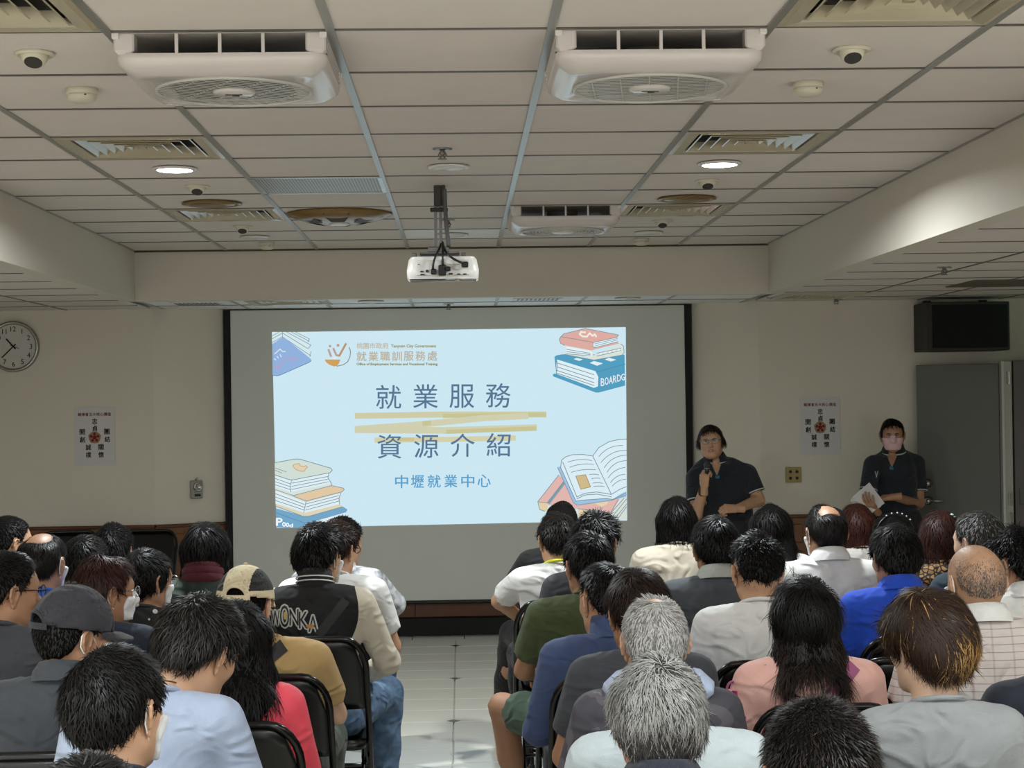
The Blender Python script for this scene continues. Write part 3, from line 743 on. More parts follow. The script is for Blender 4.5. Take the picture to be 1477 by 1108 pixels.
# eyeball spots
def eyeball(px, py, label, j=None):
    q = at(px, py, 5); Y = 5 * (ZC - CAMZ) / (q.z - CAMZ); x = at(px, py, Y).x
    t = thing('eyeball_spot', label, 'ceiling light', (x, Y, ZC), 0, 'swivel ceiling spots')
    MB().lathe([(.055, .001), (.058, -.006), (.052, -.011), (.040, -.008)], n=24).build('rim', M_OFFWHITE, t, True)
    R_ = Matrix.Rotation(-.5, 3, 'X')
    MB().lathe([(.036, 0), (.040, -.012), (.034, -.030), (.027, -.036)], n=20, M=R_).build('barrel', M_OFFWHITE, t, True)
    MB().lathe([(.026, -.0355), (.026, -.037), (0, -.037)], n=16, M=R_).build('aperture', M_DARK, t)
eyeball(50, 76, 'white swivel spot below the top left air diffuser'); eyeball(1228, 70, 'white swivel spot below the top right air diffuser')
eyeball(285, 268, 'white swivel spot between left lit lamp and bronze disc'); eyeball(1020, 260, 'white swivel spot between right lit lamp and bronze disc')
eyeball(350, 326, 'white swivel spot nearest the front beam, left'); eyeball(955, 318, 'white swivel spot nearest the front beam, right')
def detector(px, py, label):
    q = at(px, py, 5); Y = 5 * (ZC - CAMZ) / (q.z - CAMZ); x = at(px, py, Y).x
    t = thing('smoke_detector', label, 'smoke detector', (x, Y, ZC), 0, 'smoke detectors')
    MB().lathe([(.050, .001), (.050, -.016), (.047, -.020)], n=28).build('base', M_OFFWHITE, t, True)
    MB().lathe([(.047, -.020), (.049, -.024), (.044, -.036), (.030, -.044), (0, -.047)], n=28).build('dome', M_OFFWHITE, t, True)
    MB().box((.02, -.043, -.026), (.006, .004, .004)).build('indicator', M_DARK, t)
detector(118, 128, 'cream smoke detector under the left swivel spot'); detector(1165, 119, 'cream smoke detector under the right swivel spot')
detector(385, 350, 'small smoke detector against the front beam, left'); detector(925, 344, 'small smoke detector against the front beam, right')
def sprinkler(px, py, z, label):
    q = at(px, py, 5); Y = 5 * (z - CAMZ) / (q.z - CAMZ); x = at(px, py, Y).x
    t = thing('sprinkler_head', label, 'sprinkler', (x, Y, z), 0, 'fire sprinkler heads')
    MB().lathe([(.040, .0), (.040, -.005), (.015, -.008)], n=18).build('escutcheon', M_STEEL, t, True)
    MB().lathe([(.010, -.006), (.010, -.028), (.005, -.03)], n=10).build('nozzle', M_GLOSS_GREY, t, True)
    for sx in (-1, 1): MB().tube([(sx * .009, 0, -.014), (sx * .016, 0, -.028), (sx * .004, 0, -.042)], .0035, 6).build('yoke_arm', M_GLOSS_GREY, t)
    MB().lathe([(.019, -.042), (.019, -.045), (0, -.046)], n=14).build('deflector', M_GLOSS_GREY, t)
sprinkler(638, 214, ZC, 'small sprinkler head above the projector pole'); sprinkler(646, 317, ZC, 'small sprinkler head behind the projector cables')
sprinkler(647, 438, ZL, 'tiny sprinkler head above the middle of the screen'); sprinkler(1206, 430, ZL, 'tiny sprinkler head right of the talking presenter')
sprinkler(1362, 385, ZL, 'small sprinkler head in the lower ceiling on the right')

# ------------------------------------------------------------------ projector on its ceiling pole
PY = 8.0; q = at(639, 388, PY)
pj = thing('projector', 'white projector hanging from a grey ceiling pole with cables', 'projector', (q.x, PY, q.z))
g = MB(); rs = []
for z, hx_, hy_ in ((-.055, .158, .125), (-.050, .168, .132), (-.015, .170, .134), (.035, .160, .128), (.050, .148, .118)):
    rs.append([(a / .2 * hx_, b / .2 * hy_, z) for a, b in rsq(.2, .05, 4)])
loft(g, rs, 0, (True, True)).build('body', mat('projector_white', (226, 222, 216), .3, noise=.02), pj, True)
MB().box((0, -.1335, -.004), (.245, .006, .072), bev=.002).build('rear_panel', mat('projector_panel', (206, 203, 198), .4), pj)
pm = mat('port_black', (22, 22, 24), .5)
for x, z, w_, h_ in ((-.098, -.022, .014, .006), (-.098, -.036, .014, .006), (-.073, -.020, .012, .012), (-.088, -.036, .006, .006), (.038, -.034, .018, .007), (.075, -.036, .016, .006), (.103, -.036, .016, .006), (-.112, .012, .006, .003)):
    MB().box((x, -.1375, z), (w_, .005, h_)).build('port', pm, pj)
for x, z, w_, h_ in ((-.043, -.024, .026, .026), (-.002, -.018, .036, .05), (.022, -.012, .03, .02), (.104, .008, .032, .026)):
    MB().box((x, -.147, z), (w_, .026, h_), bev=.004).build('plug', M_BLACK, pj)
m = MB(); V, Fc, _ = text_mesh('High Speed', 1.0, .01); m.add([(.02 + u * .055, -.1385, .008 + v * .006) for u, v in V], Fc)
V, Fc, _ = text_mesh('EPSON', 1.0, .01); m.build('panel_print', mat('print_grey', (140, 138, 134), .6), pj)
def bez(p0, p1, p2, p3, n=12):
    o = []
    for i in range(n + 1):
        t_ = i / n; a = (1 - t_); o.append(Vector(p0) * a ** 3 + Vector(p1) * 3 * a * a * t_ + Vector(p2) * 3 * a * t_ * t_ + Vector(p3) * t_ ** 3)
    return o
top = ZC - q.z
MB().tube(bez((-.008, -.10, .11), (-.015, -.15, .07), (-.05, -.17, .03), (-.045, -.155, -.015)), .0055).build('cable', M_BLACK, pj, True)
MB().tube(bez((.002, -.10, .11), (.004, -.16, .07), (.0, -.17, .04), (.0, -.155, .005)), .0055).build('cable', M_BLACK, pj, True)
MB().tube(bez((.0, -.08, .12), (.01, -.16, .05), (.05, -.18, .03), (.10, -.155, .012)), .0055).build('cable', M_BLACK, pj, True)
MB().tube(bez((.012, -.02, top - .02), (.016, -.03, .35), (.01, -.03, .25), (.03, -.09, .10), 16), .010).build('cable_bundle', mat('cable_grey', (92, 92, 92), .6), pj, True)
pole = MB()
for sx in (-.020, .004): pole.box((sx - .012, 0, (top + .09) / 2), (.014, .022, top - .09))
pole.build('pole', M_GLOSS_GREY, pj)
MB().box((-.022, 0, top - .05), (.034, .05, .10), bev=.004).box((.006, 0, top - .05), (.02, .05, .10), bev=.004).box((-.015, 0, top - .115), (.085, .03, .02), bev=.004).build('top_bracket', mat('bracket_dark', (58, 54, 50), .5, metal=.3), pj)
MB().box((-.02, 0, .088), (.10, .12, .03), bev=.006).box((-.015, 0, .070), (.19, .16, .010), bev=.003).build('mount_plate', M_GLOSS_GREY, pj)
for sx in (-.135, .10): MB().box((sx, -.02, .052), (.022, .05, .045), bev=.004).build('mount_arm', M_GLOSS_GREY, pj)
MB().lathe([(.045, -.005), (.05, .03), (.04, .035), (0, .03)], (.06, .12, .0), 20, M=Matrix.Rotation(-math.pi / 2, 3, 'X')).build('lens', M_BLACK, pj, True)
MB().lathe([(.012, -.052), (.012, -.066), (0, -.067)], (.07, -.09, 0), 12).build('foot', M_OFFWHITE, pj, True)
# ------------------------------------------------------------------ implicit surfaces -> meshes
class Field:
    def __init__(s, xs, ys, zs):
        s.ax = (np.asarray(xs, np.float64), np.asarray(ys, np.float64), np.asarray(zs, np.float64))
        s.D = np.full(tuple(len(a) for a in s.ax), 0.5)
    def sub(s, lo, hi):
        sl = []
        for a, l, h in zip(s.ax, lo, hi):
            i0 = max(0, np.searchsorted(a, l) - 1); i1 = min(len(a), np.searchsorted(a, h) + 1); sl.append(slice(i0, max(i1, i0 + 1)))
        X, Y, Z = (a[q] for a, q in zip(s.ax, sl))
        return tuple(sl), X[:, None, None], Y[None, :, None], Z[None, None, :]
    def put(s, sl, d, k):
        a = s.D[sl]
        if k > 0:
            h = np.maximum(k - np.abs(a - d), 0) / k; s.D[sl] = np.minimum(a, d) - h * h * k / 4
        else: s.D[sl] = np.minimum(a, d)
    def rc(s, a, b, ra, rb, k=.02, cut=None):
        a, b = np.asarray(a, float), np.asarray(b, float); m = max(ra, rb) + k + .03
        sl, X, Y, Z = s.sub(np.minimum(a, b) - m, np.maximum(a, b) + m)
        ba = b - a; px, py, pz = X - a[0], Y - a[1], Z - a[2]
        h = np.clip((px * ba[0] + py * ba[1] + pz * ba[2]) / max(ba @ ba, 1e-12), 0, 1)
        d = np.sqrt((px - h * ba[0]) ** 2 + (py - h * ba[1]) ** 2 + (pz - h * ba[2]) ** 2) - (ra + (rb - ra) * h)
        if cut is not None:
            p, n = cut; d = np.maximum(d, (X - p[0]) * n[0] + (Y - p[1]) * n[1] + (Z - p[2]) * n[2])
        s.put(sl, d, k); return s
    def el(s, c, r, k=.02, R=None, neg=False):
        c, r = np.asarray(c, float), np.asarray(r, float); m = r.max() + k + .03
        sl, X, Y, Z = s.sub(c - m, c + m)
        x, y, z = X - c[0], Y - c[1], Z - c[2]
        if R is not None:
            R = np.asarray(R, float)
            x, y, z = (R[0, i] * x + R[1, i] * y + R[2, i] * z for i in range(3))
        k0 = np.sqrt((x / r[0]) ** 2 + (y / r[1]) ** 2 + (z / r[2]) ** 2) + 1e-9
        k1 = np.sqrt((x / r[0] ** 2) ** 2 + (y / r[1] ** 2) ** 2 + (z / r[2] ** 2) ** 2) + 1e-9
        d = k0 * (k0 - 1) / k1
        if neg:
            a = s.D[sl]; h = np.maximum(k - np.abs(a + d), 0) / max(k, 1e-9); s.D[sl] = np.maximum(a, -d) + h * h * k / 4
        else: s.put(sl, d, k)
        return s
    def grid(s): return s.ax[0][:, None, None], s.ax[1][None, :, None], s.ax[2][None, None, :]
    def plane(s, p, n):
        X, Y, Z = s.grid(); s.D = np.maximum(s.D, (X - p[0]) * n[0] + (Y - p[1]) * n[1] + (Z - p[2]) * n[2]); return s
    def mesh(s):
        D = s.D; S = D < 0; ax = s.ax; n = np.array(D.shape); nc = n - 1
        recs = []
        for d in range(3):
            lo = [slice(None)] * 3; hi = [slice(None)] * 3; lo[d] = slice(0, -1); hi[d] = slice(1, None)
            I = np.argwhere(S[tuple(lo)] != S[tuple(hi)])
            e = [1, 2] if d == 0 else ([2, 0] if d == 1 else [0, 1])
            ok = np.all((I[:, e] > 0) & (I[:, e] < nc[e]), axis=1); I = I[ok]
            J = I.copy(); J[:, d] += 1
            a = D[tuple(I.T)]; b = D[tuple(J.T)]; t = a / (a - b)
            P = np.stack([ax[q][I[:, q]] for q in range(3)], 1)
            P[:, d] += t * (ax[d][J[:, d]] - ax[d][I[:, d]])
            cells = []
            for u, v in ((-1, -1), (0, -1), (0, 0), (-1, 0)):
                C = I.copy(); C[:, e[0]] += u; C[:, e[1]] += v; cells.append((C[:, 0] * nc[1] + C[:, 1]) * nc[2] + C[:, 2])
            q = np.stack(cells, 1); flip = a > 0; q[flip] = q[flip][:, ::-1]
            recs.append((P, q))
        P = np.concatenate([np.repeat(r[0], 4, 0) for r in recs]); Q = np.concatenate([r[1] for r in recs])
        U, inv = np.unique(Q.ravel(), return_inverse=True); cnt = np.bincount(inv)
        V = np.stack([np.bincount(inv, P[:, i]) / cnt for i in range(3)], 1)
        return V, inv.reshape(-1, 4)

def spaced(lo, hi, base, fine=None):
    """grid line positions, finer inside the given interval"""
    o = [lo]
    while o[-1] < hi:
        x = o[-1]; st = base
        if fine and fine[0] - base < x < fine[1]: st = fine[2]
        o.append(x + st)
    return np.array(o)

def normals_of(V, Q):
    a = V[Q[:, 2]] - V[Q[:, 0]]; b = V[Q[:, 3]] - V[Q[:, 1]]; n = np.cross(a, b)
    N = np.zeros_like(V)
    for i in range(4): np.add.at(N, Q[:, i], n)
    return N / (np.linalg.norm(N, axis=1, keepdims=True) + 1e-12), n

# ------------------------------------------------------------------ cloth, skin and hair materials
def wrinkle(m, k=.9):
    """soft creases over the weave"""
    N = m.node_tree.nodes; L = m.node_tree.links; b = N['Principled BSDF']
    tc = N.new('ShaderNodeTexCoord'); mp = N.new('ShaderNodeMapping'); mp.inputs['Scale'].default_value = (1.0, 1.0, 1.7)
    n = N.new('ShaderNodeTexNoise'); n.inputs['Scale'].default_value = 7.5; n.inputs['Detail'].default_value = 2.5; n.inputs['Distortion'].default_value = 1.6; n.noise_type = 'RIDGED_MULTIFRACTAL'
    n.inputs['Roughness'].default_value = .35
    bp = N.new('ShaderNodeBump'); bp.inputs['Strength'].default_value = k; bp.inputs['Distance'].default_value = .018
    L.new(tc.outputs['Object'], mp.inputs[0]); L.new(mp.outputs[0], n.inputs['Vector']); L.new(n.outputs['Fac'], bp.inputs['Height'])
    if b.inputs['Normal'].links: L.new(b.inputs['Normal'].links[0].from_socket, bp.inputs['Normal'])
    L.new(bp.outputs[0], b.inputs['Normal']); return m
def cloth(name, col, rough=.85, noise=.08, nscale=40, bump=.25, bscale=500, sheen=.1):
    new = 'cloth_' + name not in MATS
    m = mat('cloth_' + name, col, rough, noise=noise, nscale=nscale, bump=bump, bscale=bscale, sheen=sheen)
    return wrinkle(m) if new else m
def pattern_mat(name, build, rough=.8):
    m = bpy.data.materials.new(name); m.use_nodes = True; N = m.node_tree.nodes; L = m.node_tree.links; b = N['Principled BSDF']
    b.inputs['Roughness'].default_value = rough
    tc = N.new('ShaderNodeTexCoord'); build(N, L, tc.outputs['Object'], b); MATS[name] = m; return wrinkle(m)
def ramp(N, stops, const=True):
    r_ = N.new('ShaderNodeValToRGB'); r_.color_ramp.interpolation = 'CONSTANT' if const else 'LINEAR'; e = r_.color_ramp.elements
    while len(e) < len(stops): e.new(.5)
    for q, (p, c) in zip(e, stops): q.position = p; q.color = srgb(*c)
    return r_
def b_noise(scale, stops, const=True, detail=2, dist=0):
    def f(N, L, co, b):
        n = N.new('ShaderNodeTexNoise'); n.inputs['Scale'].default_value = scale; n.inputs['Detail'].default_value = detail; n.inputs['Distortion'].default_value = dist
        r_ = ramp(N, stops, const); L.new(co, n.inputs['Vector']); L.new(n.outputs['Fac'], r_.inputs[0]); L.new(r_.outputs[0], b.inputs['Base Color'])
    return f
def b_vor(scale, stops, feat='F1', const=True):
    def f(N, L, co, b):
        n = N.new('ShaderNodeTexVoronoi'); n.feature = feat; n.inputs['Scale'].default_value = scale
        r_ = ramp(N, stops, const); L.new(co, n.inputs['Vector']); L.new(n.outputs['Distance'], r_.inputs[0]); L.new(r_.outputs[0], b.inputs['Base Color'])
    return f
def b_varsity(N, L, co, b):
    sx = N.new('ShaderNodeSeparateXYZ'); L.new(co, sx.inputs[0])
    def m(op, a, v=None, w=None):
        n = N.new('ShaderNodeMath'); n.operation = op
        for i, q in enumerate((a, v, w)):
            if q is None: continue
            if isinstance(q, (int, float)): n.inputs[i].default_value = q
            else: L.new(q, n.inputs[i])
        return n.outputs[0]
    z = m('SUBTRACT', sx.outputs[2], .95); lim = m('SUBTRACT', .172, m('MULTIPLY', m('MULTIPLY', z, z), 2.4))
    f = m('GREATER_THAN', m('ABSOLUTE', sx.outputs[0]), lim)
    mx = N.new('ShaderNodeMix'); mx.data_type = 'RGBA'; mx.inputs[6].default_value = srgb(18, 18, 20); mx.inputs[7].default_value = srgb(206, 196, 178)
    L.new(f, mx.inputs[0]); L.new(mx.outputs[2], b.inputs['Base Color'])
def b_stripes(N, L, co, b):
    w = N.new('ShaderNodeTexWave'); w.wave_type = 'BANDS'; w.bands_direction = 'Z'; w.inputs['Scale'].default_value = 14; w.inputs['Distortion'].default_value = .4
    w2 = N.new('ShaderNodeTexWave'); w2.wave_type = 'BANDS'; w2.bands_direction = 'X'; w2.inputs['Scale'].default_value = 5
    r1 = ramp(N, [(0, (150, 138, 138)), (.06, (206, 196, 192))], False); r2 = ramp(N, [(0, (236, 226, 224)), (.05, (255, 255, 255))], False)
    mx = N.new('ShaderNodeMix'); mx.data_type = 'RGBA'; mx.blend_type = 'MULTIPLY'; mx.inputs[0].default_value = 1
    for a, r_ in ((w, r1), (w2, r2)): L.new(co, a.inputs['Vector']); L.new(a.outputs['Fac'], r_.inputs[0])
    L.new(r1.outputs[0], mx.inputs[6]); L.new(r2.outputs[0], mx.inputs[7]); L.new(mx.outputs[2], b.inputs['Base Color'])
PAT = {
 'camo': pattern_mat('cloth_camo', b_noise(9, [(0, (66, 64, 72)), (.5, (88, 84, 90)), (.6, (112, 108, 112))], detail=1, dist=.6)),
 'stars': pattern_mat('cloth_stars', b_vor(26, [(0, (196, 196, 190)), (.26, (28, 30, 30))])),
 'leopard': pattern_mat('cloth_leopard', b_vor(48, [(0, (30, 22, 16)), (.12, (150, 112, 72))], 'DISTANCE_TO_EDGE')),
 'tiedye': pattern_mat('cloth_tiedye', b_noise(16, [(.35, (120, 124, 130)), (.6, (205, 206, 208))], False, 4, 1.0)),
 'stripes': pattern_mat('cloth_striped', b_stripes),
 'varsity': pattern_mat('cloth_varsity', b_varsity),
 'denim': pattern_mat('cloth_denim', b_noise(22, [(.3, (58, 82, 112)), (.7, (98, 124, 150))], False, 5, .4)),
}
SKIN = {'light': mat('skin_light', (206, 168, 142), .5, noise=.06, nscale=30, bump=.05, bscale=300), 'mid': mat('skin_mid', (188, 146, 116), .5, noise=.07, nscale=30, bump=.05, bscale=300),
        'tan': mat('skin_tan', (166, 124, 96), .5, noise=.08, nscale=30, bump=.05, bscale=300)}
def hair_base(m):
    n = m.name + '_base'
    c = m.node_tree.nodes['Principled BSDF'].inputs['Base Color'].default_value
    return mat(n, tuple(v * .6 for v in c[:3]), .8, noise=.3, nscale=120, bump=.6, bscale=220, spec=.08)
def hair_mat(name, col, rough=.48): return mat('hair_' + name, col, rough, noise=.25, nscale=90, spec=.22)
HB = hair_mat('black', (17, 15, 14)); HBR = hair_mat('dark_brown', (38, 25, 20)); HRB = hair_mat('red_brown', (62, 32, 26)); HBB = hair_mat('soft_black', (30, 27, 25))
HG = hair_mat('grey', (112, 110, 106)); HW = hair_mat('white', (190, 188, 184)); HDG = hair_mat('dark_grey', (62, 60, 58)); HGOLD = hair_mat('gold', (164, 126, 74)); HGB = hair_mat('gold_brown', (100, 66, 34))
M_MASK = mat('mask_white', (222, 224, 224), .7, noise=.03, nscale=60); M_MASKP = mat('mask_pink', (214, 176, 178), .7, noise=.03, nscale=60)
M_LOOP = mat('mask_loop', (228, 228, 224), .6)
M_SHOE = {'black': mat('shoe_black', (22, 20, 20), .4, noise=.1), 'brown': mat('shoe_brown', (70, 36, 24), .3, noise=.1), 'white': mat('shoe_white', (204, 202, 196), .5, noise=.05)}
M_SOLE = mat('shoe_sole', (190, 186, 176), .6, noise=.05)

# ------------------------------------------------------------------ small shared meshes: ear, relaxed hand, shoe
def make_ear():
    f = Field(np.arange(-.024, .024, .0026), np.arange(-.032, .034, .003), np.arange(-.044, .046, .003))
    R_ = Matrix.Rotation(math.radians(12), 3, 'X')
    f.el((0, 0, .004), (.0075, .019, .030), .004, R_).el((0, .004, -.024), (.006, .010, .013), .006)
    pts = [(.004, .013, -.008), (.006, .017, .012), (.007, .010, .030), (.007, -.006, .034), (.007, -.018, .024), (.006, -.020, .004), (.005, -.012, -.016)]
    for a, b in zip(pts[:-1], pts[1:]): f.rc(a, b, .0036, .0036, .004)
    f.el((.009, .004, .004), (.006, .009, .014), .004, neg=True)
    return f.mesh()
EAR = make_ear()

def hand_mesh(curl=.5, grip=0.0, spread=.06, thumb=None, step=.0032):
    """right hand, wrist at the origin, fingers along +Y, palm facing -Z, thumb on the -X side"""
    f = Field(np.arange(-.075, .06, step), np.arange(-.06, .2, step), np.arange(-.10, .04, step))
    f.rc((0, -.05, 0), (0, .005, 0), .026, .024, .01)
    for x in (-.026, -.009, .009, .026): f.rc((x * .6, .012, 0), (x, .078 if abs(x) < .02 else .072, 0), .016, .0125, .012)
    L_ = (.040, .045, .042, .032)
    for i, x in enumerate((-.027, -.009, .009, .026)):
        p = np.array((x, .080 if i in (1, 2) else .073, 0)); a = curl * .55 + .12; az = -spread * (i - 1.5) * -1
        for q, (fr, rr) in enumerate(((1, .0092), (.66, .0082), (.5, .0074))):
            d = np.array((math.sin(az) * math.cos(a), math.cos(az) * math.cos(a), -math.sin(a)))
            n_ = p + d * L_[i] * fr; f.rc(p, n_, rr, rr * .92, .003); p = n_; a += curl * .85
    th = thumb or [(-.024, .018, -.006), (-.046, .046, -.018), (-.050, .072, -.026), (-.044, .094, -.032)]
    for q, (a, b) in enumerate(zip(th[:-1], th[1:])): f.rc(a, b, (.016, .0115, .010)[q], (.0115, .010, .0085)[q], .008)
    return f.mesh()
HAND_RELAX = hand_mesh(.62, step=.0062)

def shoe_mesh():
    f = Field(np.arange(-.06, .06, .008), np.arange(-.12, .2, .008), np.arange(-.01, .13, .008))
    f.rc((0, -.06, .04), (0, .12, .032), .036, .034, .03).el((0, .13, .03), (.042, .055, .03), .02).rc((0, -.055, .04), (0, -.06, .10), .036, .038, .02)
    f.plane((0, 0, .002), (0, 0, -1)); return f.mesh()
SHOE = shoe_mesh()

def rotm(yaw, pitch, roll):
    return np.array(Matrix.Rotation(-yaw, 3, 'Z') @ Matrix.Rotation(-pitch, 3, 'X') @ Matrix.Rotation(roll, 3, 'Y'))

# ------------------------------------------------------------------ the figure
HEADP = [((0, -.012, .024), (.0735, .093, .088)), ((0, -.042, .002), (.066, .058, .072)), ((0, .03, -.03), (.060, .062, .080)), ((0, .02, .03), (.066, .074, .075))]
def head_prims(f, C, R, face=True, s=1.0, jaw=1.0):
    T = lambda p: C + R @ (np.asarray(p) * s)
    for i, (c, r) in enumerate(HEADP):
        rr = np.array(r) * s
        if i == 2: rr[0] *= jaw
        f.el(T(c), rr, .03, R)
    for sx in (-1, 1):
        f.rc(T((sx * .046 * jaw, .0, -.058)), T((sx * .02, .065, -.092)), .022 * s, .020 * s, .03); f.el(T((sx * .036, .062, -.022)), np.array((.026, .024, .026)) * s, .02, R)
    f.el(T((0, .072, -.094)), np.array((.024, .02, .018)) * s, .02, R)
    if face:
        f.el(T((0, .082, .024)), np.array((.048, .014, .012)) * s, .02, R)
        for sx in (-1, 1): f.el(T((sx * .030, .100, .004)), np.array((.018, .014, .011)) * s, .010, R, neg=True)
        f.rc(T((0, .090, .008)), T((0, .110, -.030)), .008 * s, .0135 * s, .010)
        for sx in (-1, 1): f.el(T((sx * .012, .100, -.034)), np.array((.009, .010, .008)) * s, .006, R)
        f.el(T((0, .092, -.060)), np.array((.024, .011, .006)) * s, .006, R).el(T((0, .090, -.070)), np.array((.021, .011, .007)) * s, .006, R)

def place_ears(V, Q, C, R, s=1.0, size=1.0):
    VV, QQ = [V], [Q]; o = len(V)
    for sx in (-1, 1):
        E, Eq = EAR; e = E * size; e = e * np.array((sx, 1, 1))
        a = math.radians(24) * -sx * -1
        Rz = np.array(Matrix.Rotation(sx * math.radians(26), 3, 'Z')); e = e @ Rz.T + np.array((sx * .0775, -.008, -.012)) * s
        VV.append(C + e @ R.T); QQ.append((Eq if sx > 0 else Eq[:, ::-1]) + o); o += len(E)
    return np.concatenate(VV), np.concatenate(QQ)

def put_hand(VV, QQ, o, Hm, wrist, fdir, palm, right):
    """append a hand mesh: fingers along fdir, palm facing palm"""
    Vh, Qh = Hm; y = np.asarray(fdir, float); y /= np.linalg.norm(y); z = -np.asarray(palm, float); z -= y * (z @ y); z /= np.linalg.norm(z)
    x = np.cross(y, z); M = np.stack([x, y, z], 1); v = Vh.copy(); q = Qh
    if not right: v = v * np.array((-1, 1, 1)); q = q[:, ::-1]
    VV.append(np.asarray(wrist) + v @ M.T); QQ.append(q + o); return o + len(v)

def body_mesh(J, C, R, hs, neck_r, fine, face, hands, jaw, arm_k=1.0, leg_k=1.0):
    lo = np.array((min(J['eL'][0], J['wL'][0], J['kL'][0]) - .12, -.26, -.01)); hi = np.array((max(J['eR'][0], J['wR'][0], J['kR'][0]) + .12, max(J['kL'][1], J['kR'][1], J['aL'][1] + .12, C[1] + .16) + .14, C[2] + .15))
    b = .021
    f = Field(spaced(lo[0], hi[0], b, (C[0] - .10, C[0] + .10, fine)), spaced(lo[1], hi[1], b, (C[1] - .125, C[1] + .13, fine)), spaced(lo[2], hi[2], b, (C[2] - .16, C[2] + .14, fine)))
    Nk, Hp = J['N'], J['H']
    f.el(Hp + np.array((0, -.01, .0)), (.15, .10, .10), .04).el((Hp + Nk) / 2 + np.array((0, 0, -.02)), (.12, .085, .20), .05).el(Nk * .72 + Hp * .28, (.135, .09, .14), .05)
    f.rc(J['sL'], J['sR'], .046, .046, .04)
    for q in 'LR':
        f.rc(J['s' + q], J['e' + q], .044 * arm_k, .037 * arm_k, .03).rc(J['e' + q], J['w' + q], .037 * arm_k, .025 * arm_k, .015)
        f.rc(J['h' + q], J['k' + q], .072 * leg_k, .052 * leg_k, .03).rc(J['k' + q], J['k' + q] * .55 + J['a' + q] * .45 + np.array((0, -.012, 0)), .050 * leg_k, .050 * leg_k, .02)
        f.rc(J['k' + q] * .55 + J['a' + q] * .45 + np.array((0, -.012, 0)), J['a' + q], .048 * leg_k, .032, .02).rc(J['a' + q], J['a' + q] + np.array((0, .12, -.035)), .034, .026, .02)
    f.rc(Nk + np.array((0, -.005, -.02)), C + R @ (np.array((0, -.012, -.055)) * hs), neck_r * 1.12, neck_r, .035)
    for q in 'LR': f.rc(Nk + np.array((0, -.008, -.022)), J['s' + q] + np.array((0, 0, .0)), .032, .03, .03)
    head_prims(f, C, R, face, hs, jaw)
    V, Q = f.mesh(); V, Q = place_ears(V, Q, C, R, hs)
    VV, QQ = [V], [Q]; o = len(V)
    for q in 'LR':
        hd = hands.get(q)
        if hd is None:
            d = J['w' + q] - J['e' + q]; hd = (HAND_RELAX, d + np.array((0, 0, .02)), (0, 0, -1))
        o = put_hand(VV, QQ, o, hd[0], J['w' + q], hd[1], hd[2], q == 'R')
    return np.concatenate(VV), np.concatenate(QQ)

